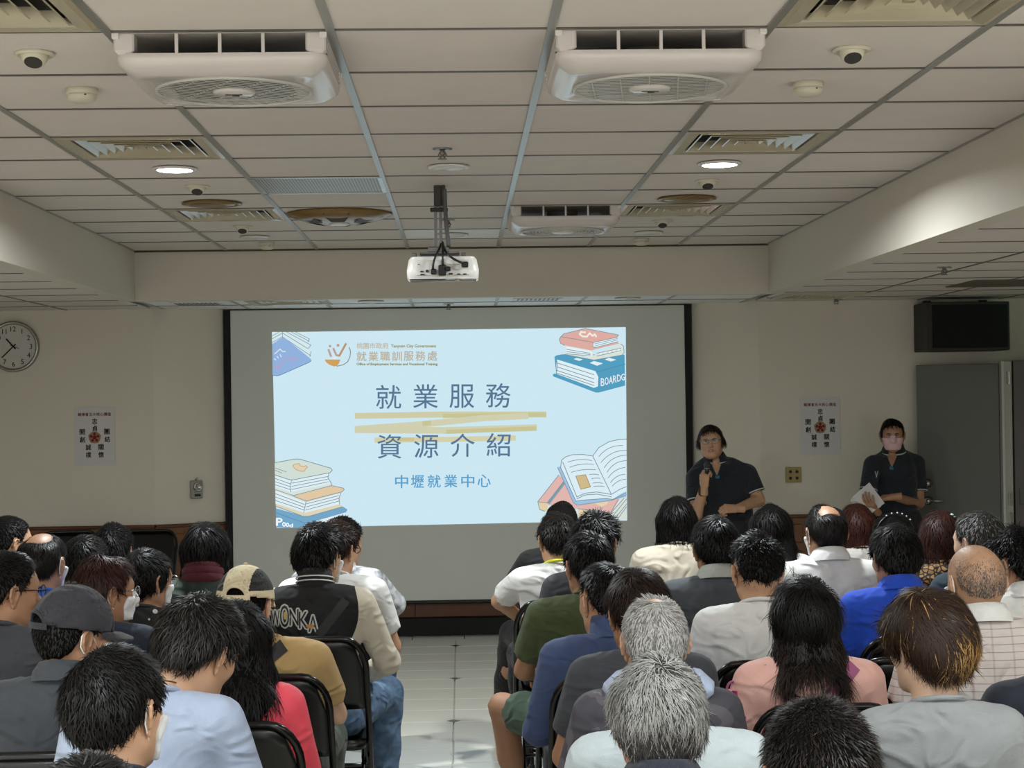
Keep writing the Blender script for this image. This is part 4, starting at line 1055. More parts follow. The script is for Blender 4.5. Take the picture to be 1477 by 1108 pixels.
def shirt_field(J, sleeve, bulk, seed, step, folds=1.0, standing=False):
    Nk, Hp = J['N'], J['H']; rng = np.random.default_rng(seed)
    lo = np.array((min(J['eL'][0], J['sL'][0], J['wL'][0] if sleeve == 'long' else 9) - .13, min(Hp[1], Nk[1]) - .24, Hp[2] - (.24 if standing else .12)))
    ymx = max(J['eL'][1], J['eR'][1], Nk[1], Hp[1], J['wL'][1] if sleeve == 'long' else -9, J['wR'][1] if sleeve == 'long' else -9)
    hi = np.array((max(J['eR'][0], J['sR'][0], J['wR'][0] if sleeve == 'long' else -9) + .13, ymx + .2, Nk[2] + .09))
    f = Field(*(np.arange(lo[i], hi[i], step) for i in range(3)))
    u = (Nk - Hp); Lt = np.linalg.norm(u); u = u / Lt; sw = abs(J['sR'][0] - J['sL'][0]) / 2; c = (J['sL'] + J['sR']) / 2
    f.el(Hp + u * .06 + np.array((0, .0, 0)), (.150 * bulk, .122 * bulk, .19), .06)
    f.el(Hp + u * Lt * .45 + np.array((0, .01, 0)), (.148 * bulk, .118 * bulk, .20), .07)
    f.el(Hp + u * Lt * .70 + np.array((0, -.008, 0)), ((sw + .005) * (.5 + .5 * bulk), .106 * bulk, .17), .07)
    f.rc(J['sL'] * .8 + c * .2 + np.array((0, -.012, -.02)), J['sR'] * .8 + c * .2 + np.array((0, -.012, -.02)), .060, .060, .05)
    for q in 'LR':
        S = J['s' + q]; E = J['e' + q]; Wr = J['w' + q]
        f.rc(Nk + np.array((0, -.014, -.010)), S * .85 + Nk * .15 + np.array((0, -.005, .004)), .064, .050, .04)
        if sleeve == 'short':
            e = S + (E - S) * .70; n = (E - S) / np.linalg.norm(E - S); f.rc(S, S + (E - S) * .85, .060 * (.6 + .4 * bulk), .062 * (.6 + .4 * bulk), .018, (e, n))
        elif sleeve == 'long':
            n = (Wr - E) / np.linalg.norm(Wr - E); f.rc(S, E, .060 * (.6 + .4 * bulk), .052, .018); f.rc(E, Wr, .052, .038, .02, (E + (Wr - E) * .93, n))
    X, Y, Z = f.grid(); ph = rng.uniform(0, 6.28, 8)
    g = np.sin(26 * Z + 9 * X + 2.5 * np.sin(11 * X + ph[0]) + ph[1]) * .5 + np.sin(17 * X - 21 * Z + 2 * np.sin(9 * Z + ph[2]) + ph[3]) * .5 + np.sin(41 * X + 30 * Y + 18 * Z + 2 * np.sin(14 * Z + ph[4]) + ph[5]) * .35
    # arm-pit and waist folds are deeper than those over the shoulder blades
    low = np.clip((Nk[2] - .10 - Z) / .35, .12, 1.0)
    f.D = f.D + .0032 * folds * g * low
    rdg = lambda a: (1 - np.abs(np.sin(a))) ** 3
    mk = np.clip(.5 + .9 * np.sin(9 * X + 7 * Z + ph[6]) * np.sin(8 * Z - 6 * X + ph[7]), 0, 1)
    f.D = f.D - .0075 * folds * mk * (rdg(15 * Z + 8 * np.abs(X) + 1.2 * np.sin(9 * X + ph[0])) + .8 * rdg(13 * X - 9 * Z + 1.5 * np.sin(7 * Z + ph[2]))) * np.clip(low * 1.3, .25, 1)
    f.plane(Hp + np.array((0, 0, -.20 if standing else -.06)), (0, 0, -1))
    # neck opening: higher at the nape than at the throat
    n = np.array((0, .34, .94)); p0 = Nk + np.array((0, -.02, .024))
    sl, X, Y, Z = f.sub(Nk - .10, Nk + .12)
    d = (X - p0[0]) * n[0] + (Y - p0[1]) * n[1] + (Z - p0[2]) * n[2]
    f.D[sl] = np.maximum(f.D[sl], d)
    return f
def trouser_field(J, short=False, wide=1.0, step=.018):
    lo = np.array((min(J['kL'][0], J['aL'][0]) - .13, -.22, .04)); hi = np.array((max(J['kR'][0], J['aR'][0]) + .13, max(J['kL'][1], J['kR'][1], J['aL'][1], J['aR'][1]) + .14, J['H'][2] + .16))
    f = Field(*(np.arange(lo[i], hi[i], step) for i in range(3)))
    f.el(J['H'] + np.array((0, -.01, .01)), (.172 * wide, .125, .115), .05)
    for q in 'LR':
        a, k_, h = J['a' + q], J['k' + q], J['h' + q]
        if short: f.rc(h, h + (k_ - h) * .9, .092 * wide, .086, .04, (h + (k_ - h) * .74, (k_ - h) / np.linalg.norm(k_ - h)))
        else: f.rc(h, k_, .090 * wide, .070, .04).rc(k_, a + np.array((0, 0, .03)), .070, .056, .02, (a + np.array((0, 0, .02)), (0, 0, -1)))
    X, Y, Z = f.grid(); f.D = f.D + .004 * np.sin(38 * Z + 14 * Y + 2 * np.sin(20 * X)) * np.clip((.62 - Z) / .2, 0, 1)
    return f

# ------------------------------------------------------------------ hair
def hairline(az, st):
    """height (head frame) of the hair edge round the head, az 0 = face, pi = nape"""
    a = np.abs(az); xs = np.radians([0, 35, 58, 70, 82, 92, 102, 118, 140, 180])
    zs = {'short': [.062, .058, .030, -.002, -.012, .018, .012, -.035, -.070, -.076], 'fade': [.062, .058, .04, .02, .01, .03, .025, -.01, -.045, -.052],
          'bob': [.05, .045, -.02, -.09, -.10, -.10, -.10, -.10, -.10, -.10], 'bald': [.2, .15, .05, .02, .02, .03, .02, -.03, -.062, -.07]}[st]
    return np.interp(a, xs, zs)
def hair_shell(style, t, rng, opt):
    """returns verts, quads in the head frame"""
    st = .0062
    zlo = {'long': -.40, 'bob': -.16, 'tail': -.26}.get(style, -.12)
    if style == 'long': zlo = -.16 - opt.get('len', .25)
    f = Field(np.arange(-.14, .14, st), np.arange(-.17, .12, st), np.arange(zlo - .03, .15, st if style not in ('long',) else .008))
    up = opt.get('up', 0.0)
    f.el((0, -.014, .026), (.0735 + t, .094 + t, .088 + t * 1.1 + up), .02).el((0, -.042, .004), (.066 + t, .058 + t, .074 + t), .03).el((0, .018, .032), (.067 + t, .074 + t, .074 + t * 1.1 + up), .02)
    line = {'short': 'short', 'fade': 'fade', 'buzz': 'short', 'balding': 'short', 'ring': 'bald', 'long': 'short', 'bob': 'bob', 'tail': 'short', 'fluffy': 'short'}[style]
    X, Y, Z = f.grid()
    if style in ('bob', 'long', 'tail'):
        wv = opt.get('w', 1.0)
        if style == 'bob':
            zb = opt.get('zb', -.085)
            for sx in (-1, 1): f.rc((sx * .055 * wv, -.02, .0), (sx * .066 * wv, -.015, zb), .036, .038, .05)
            f.rc((0, -.05, .0), (0, -.055, zb), .062 * wv, .058, .06)
        elif style == 'long':
            ln = opt.get('len', .25); bk = opt.get('back', .0)
            for sx in (-1, 0, 1):
                f.rc((sx * .048 * wv, -.04, .02), (sx * .060 * wv, -.055, -.10), .046, .046, .05)
                f.rc((sx * .060 * wv, -.055, -.10), (sx * .062 * wv, -.085 - bk, -.10 - ln * .55), .044, .034, .05)
                f.rc((sx * .062 * wv, -.085 - bk, -.10 - ln * .55), (sx * .040 * wv, -.10 - bk, -.10 - ln), .034, .012, .05)
        else:
            tp = opt.get('tail', [(0, -.10, .0), (0, -.13, -.06), (0, -.125, -.14), (0, -.115, -.19)]); rr = opt.get('tr', (.022, .028, .024, .010))
            for i in range(len(tp) - 1): f.rc(tp[i], tp[i + 1], rr[i], rr[i + 1], .02)
    az = np.arctan2(X + 0 * Y, Y + 0 * X)
    zl = hairline(az, line)
    if style in ('long', 'tail'):
        inner = (np.sqrt((X / .085) ** 2 + ((Y + .01) / .10) ** 2) - 1) * .08
        front = (Y - .045) * .9 + np.clip(.03 - Z, 0, .1) * .3 - np.clip(Z - .05, 0, 1) * 1.5
        f.D = np.maximum(f.D, np.where(Z > zl, f.D, np.where((Y < -.055) | (np.abs(X) > .07), f.D, zl - Z)))
        f.D = np.maximum(f.D, np.minimum(front, .05))
    elif style == 'bob':
        zb = opt.get('zb', -.085)
        front = (Y - .04) - np.clip(Z - .045, 0, 1) * 1.6
        f.D = np.maximum(f.D, front); f.D = np.maximum(f.D, zb - .012 - Z + .15 * (np.abs(X) * .2))
        f.D = np.maximum(f.D, np.where((Z < -.06) & (np.abs(X) < .045) & (Y > -.06), .02, -1))
    else:
        fe = {'fade': .055, 'ring': .03}.get(style, .026)
        jag = .004 * np.sin(40 * az + rng.uniform(0, 6)) * opt.get('jag', 1) + .003 * np.sin(97 * az + rng.uniform(0, 6))
        tt = t + .010
        f.D = f.D + np.clip((zl + jag + fe - Z) / fe, 0, 1.5) ** 1.3 * tt
        f.D = np.maximum(f.D, zl - .03 - Z)
    if 'bald' in opt:
        c, r = opt['bald']; q_ = np.sqrt((X - c[0]) ** 2 + (Y - c[1]) ** 2 + (Z - c[2]) ** 2) + .003 * np.sin(70 * X + 3 * np.sin(50 * Y)) + .002 * np.sin(90 * Y + 40 * Z)
        f.D = f.D + np.clip((r - q_) / (r * (.65 if 'dip' in opt else .5)), 0, 1) * (t + opt.get('dip', .012))
    f.D = f.D + opt.get('lump', .0025) * (np.sin(60 * X + 35 * Z + rng.uniform(0, 6)) + np.sin(55 * Y - 45 * Z + rng.uniform(0, 6)) + np.sin(48 * X - 52 * Y + rng.uniform(0, 6))) * .6
    return f.mesh()
def strands(V, Q, n, ln, wd, lift, rng, style, whorl=(.01, -.06, .10), alt=None, wave=0.0, thin=None):
    """tapered hair locks lying on the shell; returns verts, quads, tris, alt flags per lock"""
    N, fn = normals_of(V, Q); ar = np.linalg.norm(fn, axis=1); c = V[Q].mean(1)
    out = ((c * np.array((1, .8, .75))) * (fn / (ar[:, None] + 1e-12))).sum(1)      # only the outer side of the shell
    p = ar * (out > .01)
    if thin is not None: p = p * thin(c)
    p = p / p.sum(); idx = rng.choice(len(Q), n, p=p)
    w = rng.dirichlet((1, 1, 1, 1), n); P = (V[Q[idx]] * w[:, :, None]).sum(1); nn = (N[Q[idx]] * w[:, :, None]).sum(1); nn /= np.linalg.norm(nn, axis=1, keepdims=True) + 1e-9
    fl = P - np.array(whorl); fl[:, 2] -= .5 * np.clip(.08 - P[:, 2], 0, .3) * 3
    if style in ('long', 'bob', 'tail'): fl = fl * .35 + np.array((0, -.02, -.12)) * np.clip((.09 - P[:, 2:3]) / .12, 0, 1)
    sp = np.cross(nn, fl) * .35; fl = fl + sp * (P[:, 2:3] > .05)
    fl = fl + rng.normal(0, .25, fl.shape) * np.linalg.norm(fl, axis=1, keepdims=True)
    tg = fl - nn * (fl * nn).sum(1, keepdims=True); tg /= np.linalg.norm(tg, axis=1, keepdims=True) + 1e-9
    L = ln * rng.uniform(.6, 1.25, n)[:, None]; li = lift * rng.uniform(.3, 1.3, n)[:, None]
    pts = [P - nn * .0005]; d = tg + nn * (li + .10)
    for i in range(3):
        d = d / (np.linalg.norm(d, axis=1, keepdims=True) + 1e-9); pts.append(pts[-1] + d * L / 3); d = d - nn * (L / 3) / np.where(P[:, 2:3] > -.03, .085, .30) * (1 + 1.5 * li) + np.array((0, 0, -.06)) * np.minimum(L / .05, 1)
        if wave: d = d + rng.normal(0, wave, d.shape)
    sd = np.cross(tg, nn); ws = [wd * .8, wd, wd * .7]
    W_ = rng.uniform(.6, 1.3, n)[:, None]
    vv = np.empty((n, 7, 3))
    for i in range(3): vv[:, 2 * i] = pts[i] - sd * ws[i] * W_ / 2; vv[:, 2 * i + 1] = pts[i] + sd * ws[i] * W_ / 2
    vv[:, 6] = pts[3]
    b = (np.arange(n) * 7)[:, None]
    q = np.concatenate([b + np.array((0, 1, 3, 2)), b + np.array((2, 3, 5, 4))]); t = b + np.array((4, 5, 6))
    a = np.zeros(n, int) if alt is None else (rng.random(n) < alt(P)).astype(int)
    return vv.reshape(-1, 3), q, t, a

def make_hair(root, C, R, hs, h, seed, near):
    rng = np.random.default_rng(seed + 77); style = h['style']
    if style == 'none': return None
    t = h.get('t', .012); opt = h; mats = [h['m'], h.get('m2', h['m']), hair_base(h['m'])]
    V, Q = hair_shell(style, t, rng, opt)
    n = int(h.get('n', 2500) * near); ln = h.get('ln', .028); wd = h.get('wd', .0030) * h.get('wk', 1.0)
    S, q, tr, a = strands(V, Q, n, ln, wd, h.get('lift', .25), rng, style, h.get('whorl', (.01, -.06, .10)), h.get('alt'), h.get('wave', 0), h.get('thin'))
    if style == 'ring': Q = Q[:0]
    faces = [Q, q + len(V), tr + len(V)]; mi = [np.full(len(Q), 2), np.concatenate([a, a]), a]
    VV = np.concatenate([V, S])
    if style == 'bald_only': VV = S
    VV = C + (VV * hs) @ R.T
    me = npmesh('hair', VV, faces)
    return link('hair', me, mats, root, True, np.concatenate(mi).astype(int).tolist())

# ------------------------------------------------------------------ things people wear
def cast_on(bvh, x, z, off, side=-1):
    hit = bvh.ray_cast(Vector((x, side * 1.5, z)), Vector((0, -side, 0)))
    return (hit[0] + Vector((0, side * off, 0))) if hit[0] is not None else None
def strap(root, bvh, p0, p1, w, m, name='bag_strap', n=16, side=-1):
    p0, p1 = Vector(p0), Vector(p1); d = (p1 - p0); nx = Vector((d.y, -d.x)).normalized() * w / 2
    rows = []
    for i in range(n + 1):
        c = p0 + d * i / n; r_ = [cast_on(bvh, (c + nx * k_).x, (c + nx * k_).y, .004, side) for k_ in (-1, -.33, .33, 1)]
        if all(r_): rows.append(r_)
    if len(rows) < 2: return
    g = MB(); v = []; f = []
    for r_ in rows: v += r_
    for i in range(len(rows) - 1):
        for k_ in range(3): f.append((i * 4 + k_, i * 4 + k_ + 1, i * 4 + 5 + k_, i * 4 + 4 + k_))
    o = len(v); v += [p + Vector((0, -side * .005, 0)) for p in v]
    f += [(q[3] + o, q[2] + o, q[1] + o, q[0] + o) for q in f]
    g.add(v, f).build(name, m, root, True)
def collar_ring(root, J, m, kind, neck_r):
    N_ = J['N']; g = MB(); n = 36
    if kind == 'tee':
        pts = []
        for i in range(n):
            a = 2 * math.pi * i / n; x, y = (neck_r + .013) * math.sin(a), -(neck_r + .014) * math.cos(a)
            pts.append((N_[0] + x, N_[1] - .012 + y, N_[2] + .022 - .34 * y))
        g.tube(pts, .0072, 6, closed=True)
    elif kind == 'scarf':
        for dz, r_ in ((-.012, .026), (.018, .024), (.040, .018)):
            g.tube([(N_[0] + (neck_r + .022) * math.sin(2 * math.pi * i / n), N_[1] - .008 - (neck_r + .022) * math.cos(2 * math.pi * i / n), N_[2] + .03 + dz + .02 * math.cos(2 * math.pi * i / n)) for i in range(n)], r_, 8, closed=True)
    else:
        h = {'shirt': .036, 'polo': .034, 'stand': .050, 'high': .052}[kind]; fl = .010 if kind in ('shirt', 'polo') else -.004
        rows = [(.006, -.012, 0), (.007, h, 0), (.012, h + .003, 0)] + ([(.018, h * .4, fl), (.026, -.014, fl)] if kind in ('shirt', 'polo') else [(.014, h * .3, 0), (.018, -.016, 0)])
        rings = []; cut = .30 if kind != 'high' else .12
        for r_, dz, ex in rows:
            ring = []
            for i in range(n + 1):
                a = -math.pi + cut + (2 * math.pi - 2 * cut) * i / n; rad = neck_r + r_ + ex
                ring.append((N_[0] + rad * math.sin(a), N_[1] - .010 + (.35 * dz if kind == 'high' else 0) - rad * math.cos(a) * 1.05, N_[2] + .022 + dz + .020 * math.cos(a)))
            rings.append(ring)
        v = [p for r_ in rings for p in r_]; f = []
        for i in range(len(rings) - 1):
            for q in range(n): f.append((i * (n + 1) + q, i * (n + 1) + q + 1, (i + 1) * (n + 1) + q + 1, (i + 1) * (n + 1) + q))
        g.add(v, f)
    return g.build('collar', m, root, True)
def face_mask(root, C, R, hs, m):
    f = Field(np.arange(-.09, .09, .0075), np.arange(-.02, .14, .0075), np.arange(-.13, .03, .0075)); head_prims(f, np.zeros(3), np.eye(3), True, 1.0)
    f.D = f.D - .009; X, Y, Z = f.grid()
    f.D = np.maximum(np.maximum(f.D, np.maximum(Z + .012 - .02 * (np.abs(X) < .02), -.100 - Z)), 0.038 + .25 * np.abs(Z + .05) - Y + 0 * X + np.abs(X) * .1)
    V, Q = f.mesh(); o = link('face_mask', npmesh('face_mask', C + (V * hs) @ R.T, [Q]), m, root, True)
    for sx in (-1, 1):
        pts = [(sx * .066, .030, -.020), (sx * .078, .008, .014), (sx * .084, -.012, .024), (sx * .085, -.026, .008), (sx * .082, -.026, -.020), (sx * .076, -.008, -.044), (sx * .060, .022, -.076)]
        MB().tube([Vector(C + R @ (np.array(p) * hs)) for p in pts], .0021, 5).build('ear_loop', M_LOOP, o, True)
def glasses(root, C, R, hs, m):
    T = lambda p: Vector(C + R @ (np.array(p) * hs)); g = MB()
    for sx in (-1, 1):
        g.tube([T((sx * .033 + .025 * math.cos(a * .524), .113 - .006 * abs(sx * .033 + .025 * math.cos(a * .524)) / .05, .004 + .019 * math.sin(a * .524))) for a in range(12)], .0020, 5, closed=True)
    g.tube([T((-.009, .114, .010)), T((0, .116, .013)), T((.009, .114, .010))], .002, 5)
    o = g.build('glasses', m, root, True)
    for sx in (-1, 1):
        MB().tube([T((sx * .058, .108, .010)), T((sx * .074, .060, .010)), T((sx * .081, .0, .010)), T((sx * .083, -.022, -.004)), T((sx * .080, -.030, -.018))], .0022, 5).build('temple_arm', m, o, True)
        MB().poly([T((sx * .033 + .024 * math.cos(a * .524), .1125, .004 + .018 * math.sin(a * .524))) for a in range(12)]).build('lens', mat('lens_glass', (200, 215, 215), .05, alpha=.07), o)
def cap_hat(root, C, R, hs, m, m_panel=None, arch=True):
    T = lambda p: Vector(C + R @ (np.array(p) * hs))
    f = Field(np.arange(-.11, .11, .0066), np.arange(-.14, .13, .0066), np.arange(-.02, .16, .0066)); X, Y, Z = f.grid()
    f.el((0, -.012, .024), (.0735 + .024, .094 + .022, .088 + .030), .02); outer = f.D.copy()
    f.D = np.maximum(outer, -(outer + .009)); f.D = np.maximum(f.D, .022 - .12 * Y - Z)
    if arch: f.D = np.maximum(f.D, np.where(Y < -.03, .034 - np.sqrt(X ** 2 + (Z - .036) ** 2), -1))
    V, Q = f.mesh(); c = V[Q].mean(1)
    o = link('cap', npmesh('cap', C + (V * hs) @ R.T, [Q]), [m, m_panel or m], root, True, ((np.abs(c[:, 0]) > .045) & (c[:, 2] > .055) & (c[:, 1] < .03)).astype(int).tolist())
    MB().lathe([(.008, 0), (.007, .005), (0, .007)], T((0, -.012, .142)), 10).build('cap_button', m, o, True)
    g = MB(); n = 18; v = []; f_ = []
    for i in range(n + 1):
        a = -1.15 + 2.3 * i / n
        for rr, dz in ((1.0, 0), (1.35, -.004), (1.66, -.016)):
            x = math.sin(a) * .094; y = -.012 + math.cos(a) * .112
            k_ = (rr - 1) * (1 - (abs(a) / 1.15) ** 2.2); v.append(T((x * (1 + .1 * k_), y + k_ * .105, .012 - .12 * y + .012 + dz - .02 * abs(math.sin(a)) * k_)))
    for i in range(n):
        for q in range(2): f_.append((i * 3 + q, i * 3 + q + 1, i * 3 + q + 4, i * 3 + q + 3))
    off = len(v); v += [p - Vector((0, 0, .004)) for p in v]; f_ += [tuple(off + k_ for k_ in q[::-1]) for q in f_]
    g.add(v, f_).build('cap_brim', m, o, True)
    if arch:
        MB().tube([T((.036 * math.sin(a), -.126 + .010 * abs(a), .036 + .001 + .034 * math.cos(a))) for a in [(-1.57 + i * .2618) for i in range(13)]], .004, 6).build('arch_piping', m, o, True)
        w = []; 
        for i in range(9): a = -.55 + i * .1375; w.append(T((.098 * math.sin(a), -.012 - .117 * math.cos(a), .034)))
        g = MB(); v = [p + Vector((0, 0, -.009)) for p in w] + [p + Vector((0, 0, .009)) for p in w]; g.add(v, [(i, i + 1, i + 10, i + 9) for i in range(8)]).build('cap_strap', m, o, True)

# ------------------------------------------------------------------ folding chair
def make_chair():
    t = empty('folding_chair', (0, 0, 0)); M_CH = mat('chair_black_enamel', (12, 12, 12), .22, noise=.1); M_VI = mat('chair_black_vinyl', (13, 13, 14), .32, noise=.1, nscale=30, bump=.05, bscale=300)
    A, B = Vector((0, .24, .012)), Vector((0, -.25, .868))
    def on(k_): return A + (B - A) * k_
    pts = []
    for q in (0, .3, .6, .86): p = on(q); pts.append((-.205, p.y, p.z))
    for a in range(1, 7):
        al = a * math.pi / 12; p = on(.86 + .14 * math.sin(al)); pts.append((-.205 + .085 * (1 - math.cos(al)), p.y, p.z))
    pts += [(-x, y, z) for x, y, z in pts[::-1]]
    MB().tube(pts, .0125, 8).build('front_leg_frame', M_CH, t, True)
    C_, D_ = Vector((0, -.30, .012)), Vector((0, .10, .44))
    rp = [(-.18, C_.y, C_.z), (-.18, (C_.y + D_.y) / 2, (C_.z + D_.z) / 2), (-.18, D_.y, D_.z), (.18, D_.y, D_.z), (.18, (C_.y + D_.y) / 2, (C_.z + D_.z) / 2), (.18, C_.y, C_.z)]
    MB().tube(rp, .011, 8).build('rear_leg_frame', M_CH, t, True)
    for y, z in ((-.24, .076), (-.14, .183)): MB().tube([(-.18, y, z), (.18, y, z)], .008, 6).build('crossbar', M_CH, t, True)
    p = on(.17); MB().tube([(-.205, p.y, p.z), (.205, p.y, p.z)], .008, 6).build('crossbar', M_CH, t, True)
    g = MB(); rs = []
    nseg = 14; v = []; f = []
    for face, off in ((0, .009), (1, -.009)):
        for i in range(nseg + 1):
            x = -.196 + .392 * i / nseg
            for j_ in range(9):
                q = .665 + (1.0 - .665) * j_ / 8; zt_ = 1.0
                ex = max(0, (abs(x) - .118) / .078); lim = 1 - .145 * (1 - math.sqrt(max(0, 1 - ex * ex))) if ex < 1 else .855
                q = .665 + (min(lim, 1.0) - .012 - .665) * j_ / 8
                pp = on(q); bow = -.022 * (1 - (x / .2) ** 2)
                v.append((x, pp.y + bow + off * .87, pp.z + off * .5))
    m_ = (nseg + 1) * 9
    for i in range(nseg):
        for j_ in range(8):
            a = i * 9 + j_; f.append((a, a + 1, a + 10, a + 9)); f.append((m_ + a, m_ + a + 9, m_ + a + 10, m_ + a + 1))
    for j_ in range(8):
        f.append((j_, m_ + j_, m_ + j_ + 1, j_ + 1)); a = nseg * 9 + j_; f.append((a, a + 1, m_ + a + 1, m_ + a))
    for i in range(nseg):
        a = i * 9; f.append((a, a + 9, m_ + a + 9, m_ + a)); a += 8; f.append((a, m_ + a, m_ + a + 9, a + 9))
    g.add(v, f).build('backrest', M_VI, t, True)
    rs = [[(a * .98, b * .95 + .08, z) for a, b in rsq(h, .05)] for z, h in ((.418, .19), (.426, .198), (.446, .198), (.456, .180))]
    loft(MB(), rs, 0, (True, True)).build('seat', M_VI, t, True)
    for sx in (-1, 1): MB().lathe([(.014, 0), (.014, .02), (.011, .026)], (sx * .205, .24, -.002), 8).build('foot_cap', M_BLACKM, t); MB().lathe([(.013, 0), (.013, .02), (.010, .026)], (sx * .18, -.30, -.002), 8).build('foot_cap', M_BLACKM, t)
    return t
CHAIR = make_chair(); CHAIR_USED = [False]
def place_chair(x, y, rz, label):
    c = CHAIR if not CHAIR_USED[0] else copy_tree(CHAIR)
    CHAIR_USED[0] = True; c.location = (x, y, 0); c.rotation_euler = (0, 0, rz); tag(c, label, 'chair', 'black folding chairs'); return c

# ------------------------------------------------------------------ a seated figure
def seated(px, py, Z, who, label, shirt, hair, skin='mid', sleeve='short', collar='tee', cm=None, sh=.165, bulk=1.0, yaw=0, pitch=4, roll=0, lean=-.03, rz=0, mask=None, gl=None, hat=None,
           J_over=None, trousers='dark', short=False, shoes='black', extra=None, jaw=1.0, neck=.054, hs=1.0, folds=1.0, dx=0, chair=True, female=False, drop=0.0, nk=0.0, cdx=0.0):
    seed = int(px * 7 + py)
    top = at(px, py, Z); x0 = top.x; zt = top.z
    if female: sh -= .022; neck -= .008; hs *= .96
    Rh = rotm(math.radians(yaw), math.radians(pitch), math.radians(roll))
    off = Rh @ np.array((0, .022, .098)); ht = hair.get('t', .012) + hair.get('up', 0)
    zsup = np.linalg.norm(Rh.T[:, 2] * np.array((.0735, .094, .088))) * hs + (Rh @ np.array((0, -.012, .024)))[2] * hs
    Nz = zt - ht - zsup - off[2] - .028 - (.03 if hat else 0) + drop
    yL = -math.sin(lean) * 0
    Hc = np.array((0., 0., .515)); Nn = np.array((0., math.sin(lean) * (Nz - .5) - .015, Nz))
    Nn[0] += dx * .4; Nn[2] -= nk; C = Nn + np.array((dx * .6, .012, .028 + nk)) + off
    x0 -= C[0]
    J = dict(N=Nn, H=Hc, sL=Nn + np.array((-sh, -.012, -.052)), sR=Nn + np.array((sh, -.012, -.052)), hL=Hc + np.array((-.085, .02, .0)), hR=Hc + np.array((.085, .02, .0)),
             kL=np.array((-.14, .44, .53)), kR=np.array((.14, .44, .53)), aL=np.array((-.14, .42, .09)), aR=np.array((.14, .42, .09)))
    rr = np.random.default_rng(seed)
    for q, sx in (('L', -1), ('R', 1)):
        J['e' + q] = J['s' + q] + np.array((sx * (.045 + rr.uniform(0, .025)), .085 + rr.uniform(-.03, .03), -.255)); J['w' + q] = np.array((sx * .085, .33 + rr.uniform(-.03, .03), .665))
    for k_, v in (J_over or {}).items(): J[k_] = np.array(v, float)
    root = thing('person', label, 'person', (x0, Z, 0), rz, 'seated audience')
    near = 1.0 if Z < 4.6 else (.9 if Z < 6 else .7)
    V, Q = body_mesh(J, C, Rh, hs, neck, .0088 if Z < 5.2 else .0115, True, {}, jaw, bulk ** .3, bulk ** .3)
    link('body', npmesh('body', V, [Q]), SKIN[skin], root, True)
    sf = shirt_field(J, sleeve, bulk, seed, .012 if Z < 5.2 else .015, folds)
    V, Q = sf.mesh(); sm = npmesh('shirt', V, [Q]); mats = shirt if isinstance(shirt, list) else [shirt]; mi = None
    if len(mats) > 1: c = V[Q].mean(1); mi = (np.abs(c[:, 0]) > sh * .84 + .25 * np.clip(Nz - .12 - c[:, 2], -.1, 0)).astype(int).tolist()
    so = link('shirt', sm, mats, root, True, mi)
    if collar: collar_ring(root, J, cm or mats[0], collar, neck)
    tr_m = {'dark': cloth('trousers_dark', (30, 31, 36)), 'denim': PAT['denim'], 'green': cloth('trousers_green', (62, 84, 66)), 'olive': cloth('trousers_olive', (66, 72, 62)), 'black': cloth('trousers_black', (15, 15, 16))}[trousers]
    if J_over or short or 'T0' not in TEMPL:
        V, Q = trouser_field(J, short).mesh(); me = npmesh('trousers', V, [Q])
        if not (J_over or short): TEMPL['T0'] = me
        link('trousers', me, tr_m, root, True)
    else:
        o = bpy.data.objects.new('trousers', TEMPL['T0']); COL.objects.link(o); o.parent = root
        o.material_slots[0].link = 'OBJECT'; o.material_slots[0].material = tr_m
    for q in 'LR':
        if 'S0' not in TEMPL: TEMPL['S0'] = npmesh('shoe', SHOE[0], [SHOE[1]]); TEMPL['S0'].materials.append(M_SHOE['black']); TEMPL['S0'].polygons.foreach_set('use_smooth', [True] * len(TEMPL['S0'].polygons))
        o = bpy.data.objects.new('shoe', TEMPL['S0']); COL.objects.link(o); o.parent = root; a = J['a' + q]; o.location = (a[0], a[1] + .04, a[2] - .09); o.material_slots[0].link = 'OBJECT'; o.material_slots[0].material = M_SHOE[shoes]
    make_hair(root, C, Rh, hs, hair, seed, near)
    if mask: face_mask(root, C, Rh, hs, mask)
    if gl: glasses(root, C, Rh, hs, gl)
    if hat: cap_hat(root, C, Rh, hs, *hat)
    if extra: extra(root, BVHTree.FromPolygons([tuple(v) for v in np.array([v.co for v in sm.vertices])], [tuple(p.vertices) for p in sm.polygons]), J, C, Rh)
    if chair: place_chair(x0 + cdx + math.sin(rz) * .04, Z - .055, rz, 'black folding chair under the ' + who)
    return root
TEMPL = {}
# ------------------------------------------------------------------ the seated audience
def hr(style, m, **k): return dict(style=style, m=m, **k)
M_GLB = mat('glasses_black', (20, 18, 18), .3); M_GLS = mat('glasses_silver', (150, 150, 150), .25, metal=.8)
M_STRAPB = mat('strap_black', (30, 30, 32), .6, bump=.2, bscale=600); M_STRAPG = mat('strap_grey', (92, 86, 90), .6, bump=.2, bscale=600); M_STRAPP = mat('strap_magenta', (150, 78, 116), .6, bump=.2, bscale=600)
C_CHAR = cloth('charcoal', (58, 60, 66)); C_BLUE = cloth('blue', (38, 92, 186)); C_OLIVED = cloth('olive_dark', (58, 58, 44)); C_NAVY = cloth('navy', (28, 34, 54))
C_GREEN = cloth('forest', (46, 58, 52)); C_MAROON = cloth('maroon', (86, 28, 40)); C_POLO = cloth('slate_polo', (58, 62, 68)); C_LBLUE = cloth('ice_blue', (164, 176, 200)); C_CORAL = cloth('coral', (236, 74, 92), rough=.6)
C_TAN = cloth('tan', (182, 150, 98)); C_BLACK = cloth('black', (18, 18, 20)); C_CREAM = cloth('cream', (206, 196, 178)); C_WHITE = cloth('white', (224, 223, 220)); C_ECRU = cloth('ecru', (196, 186, 168))
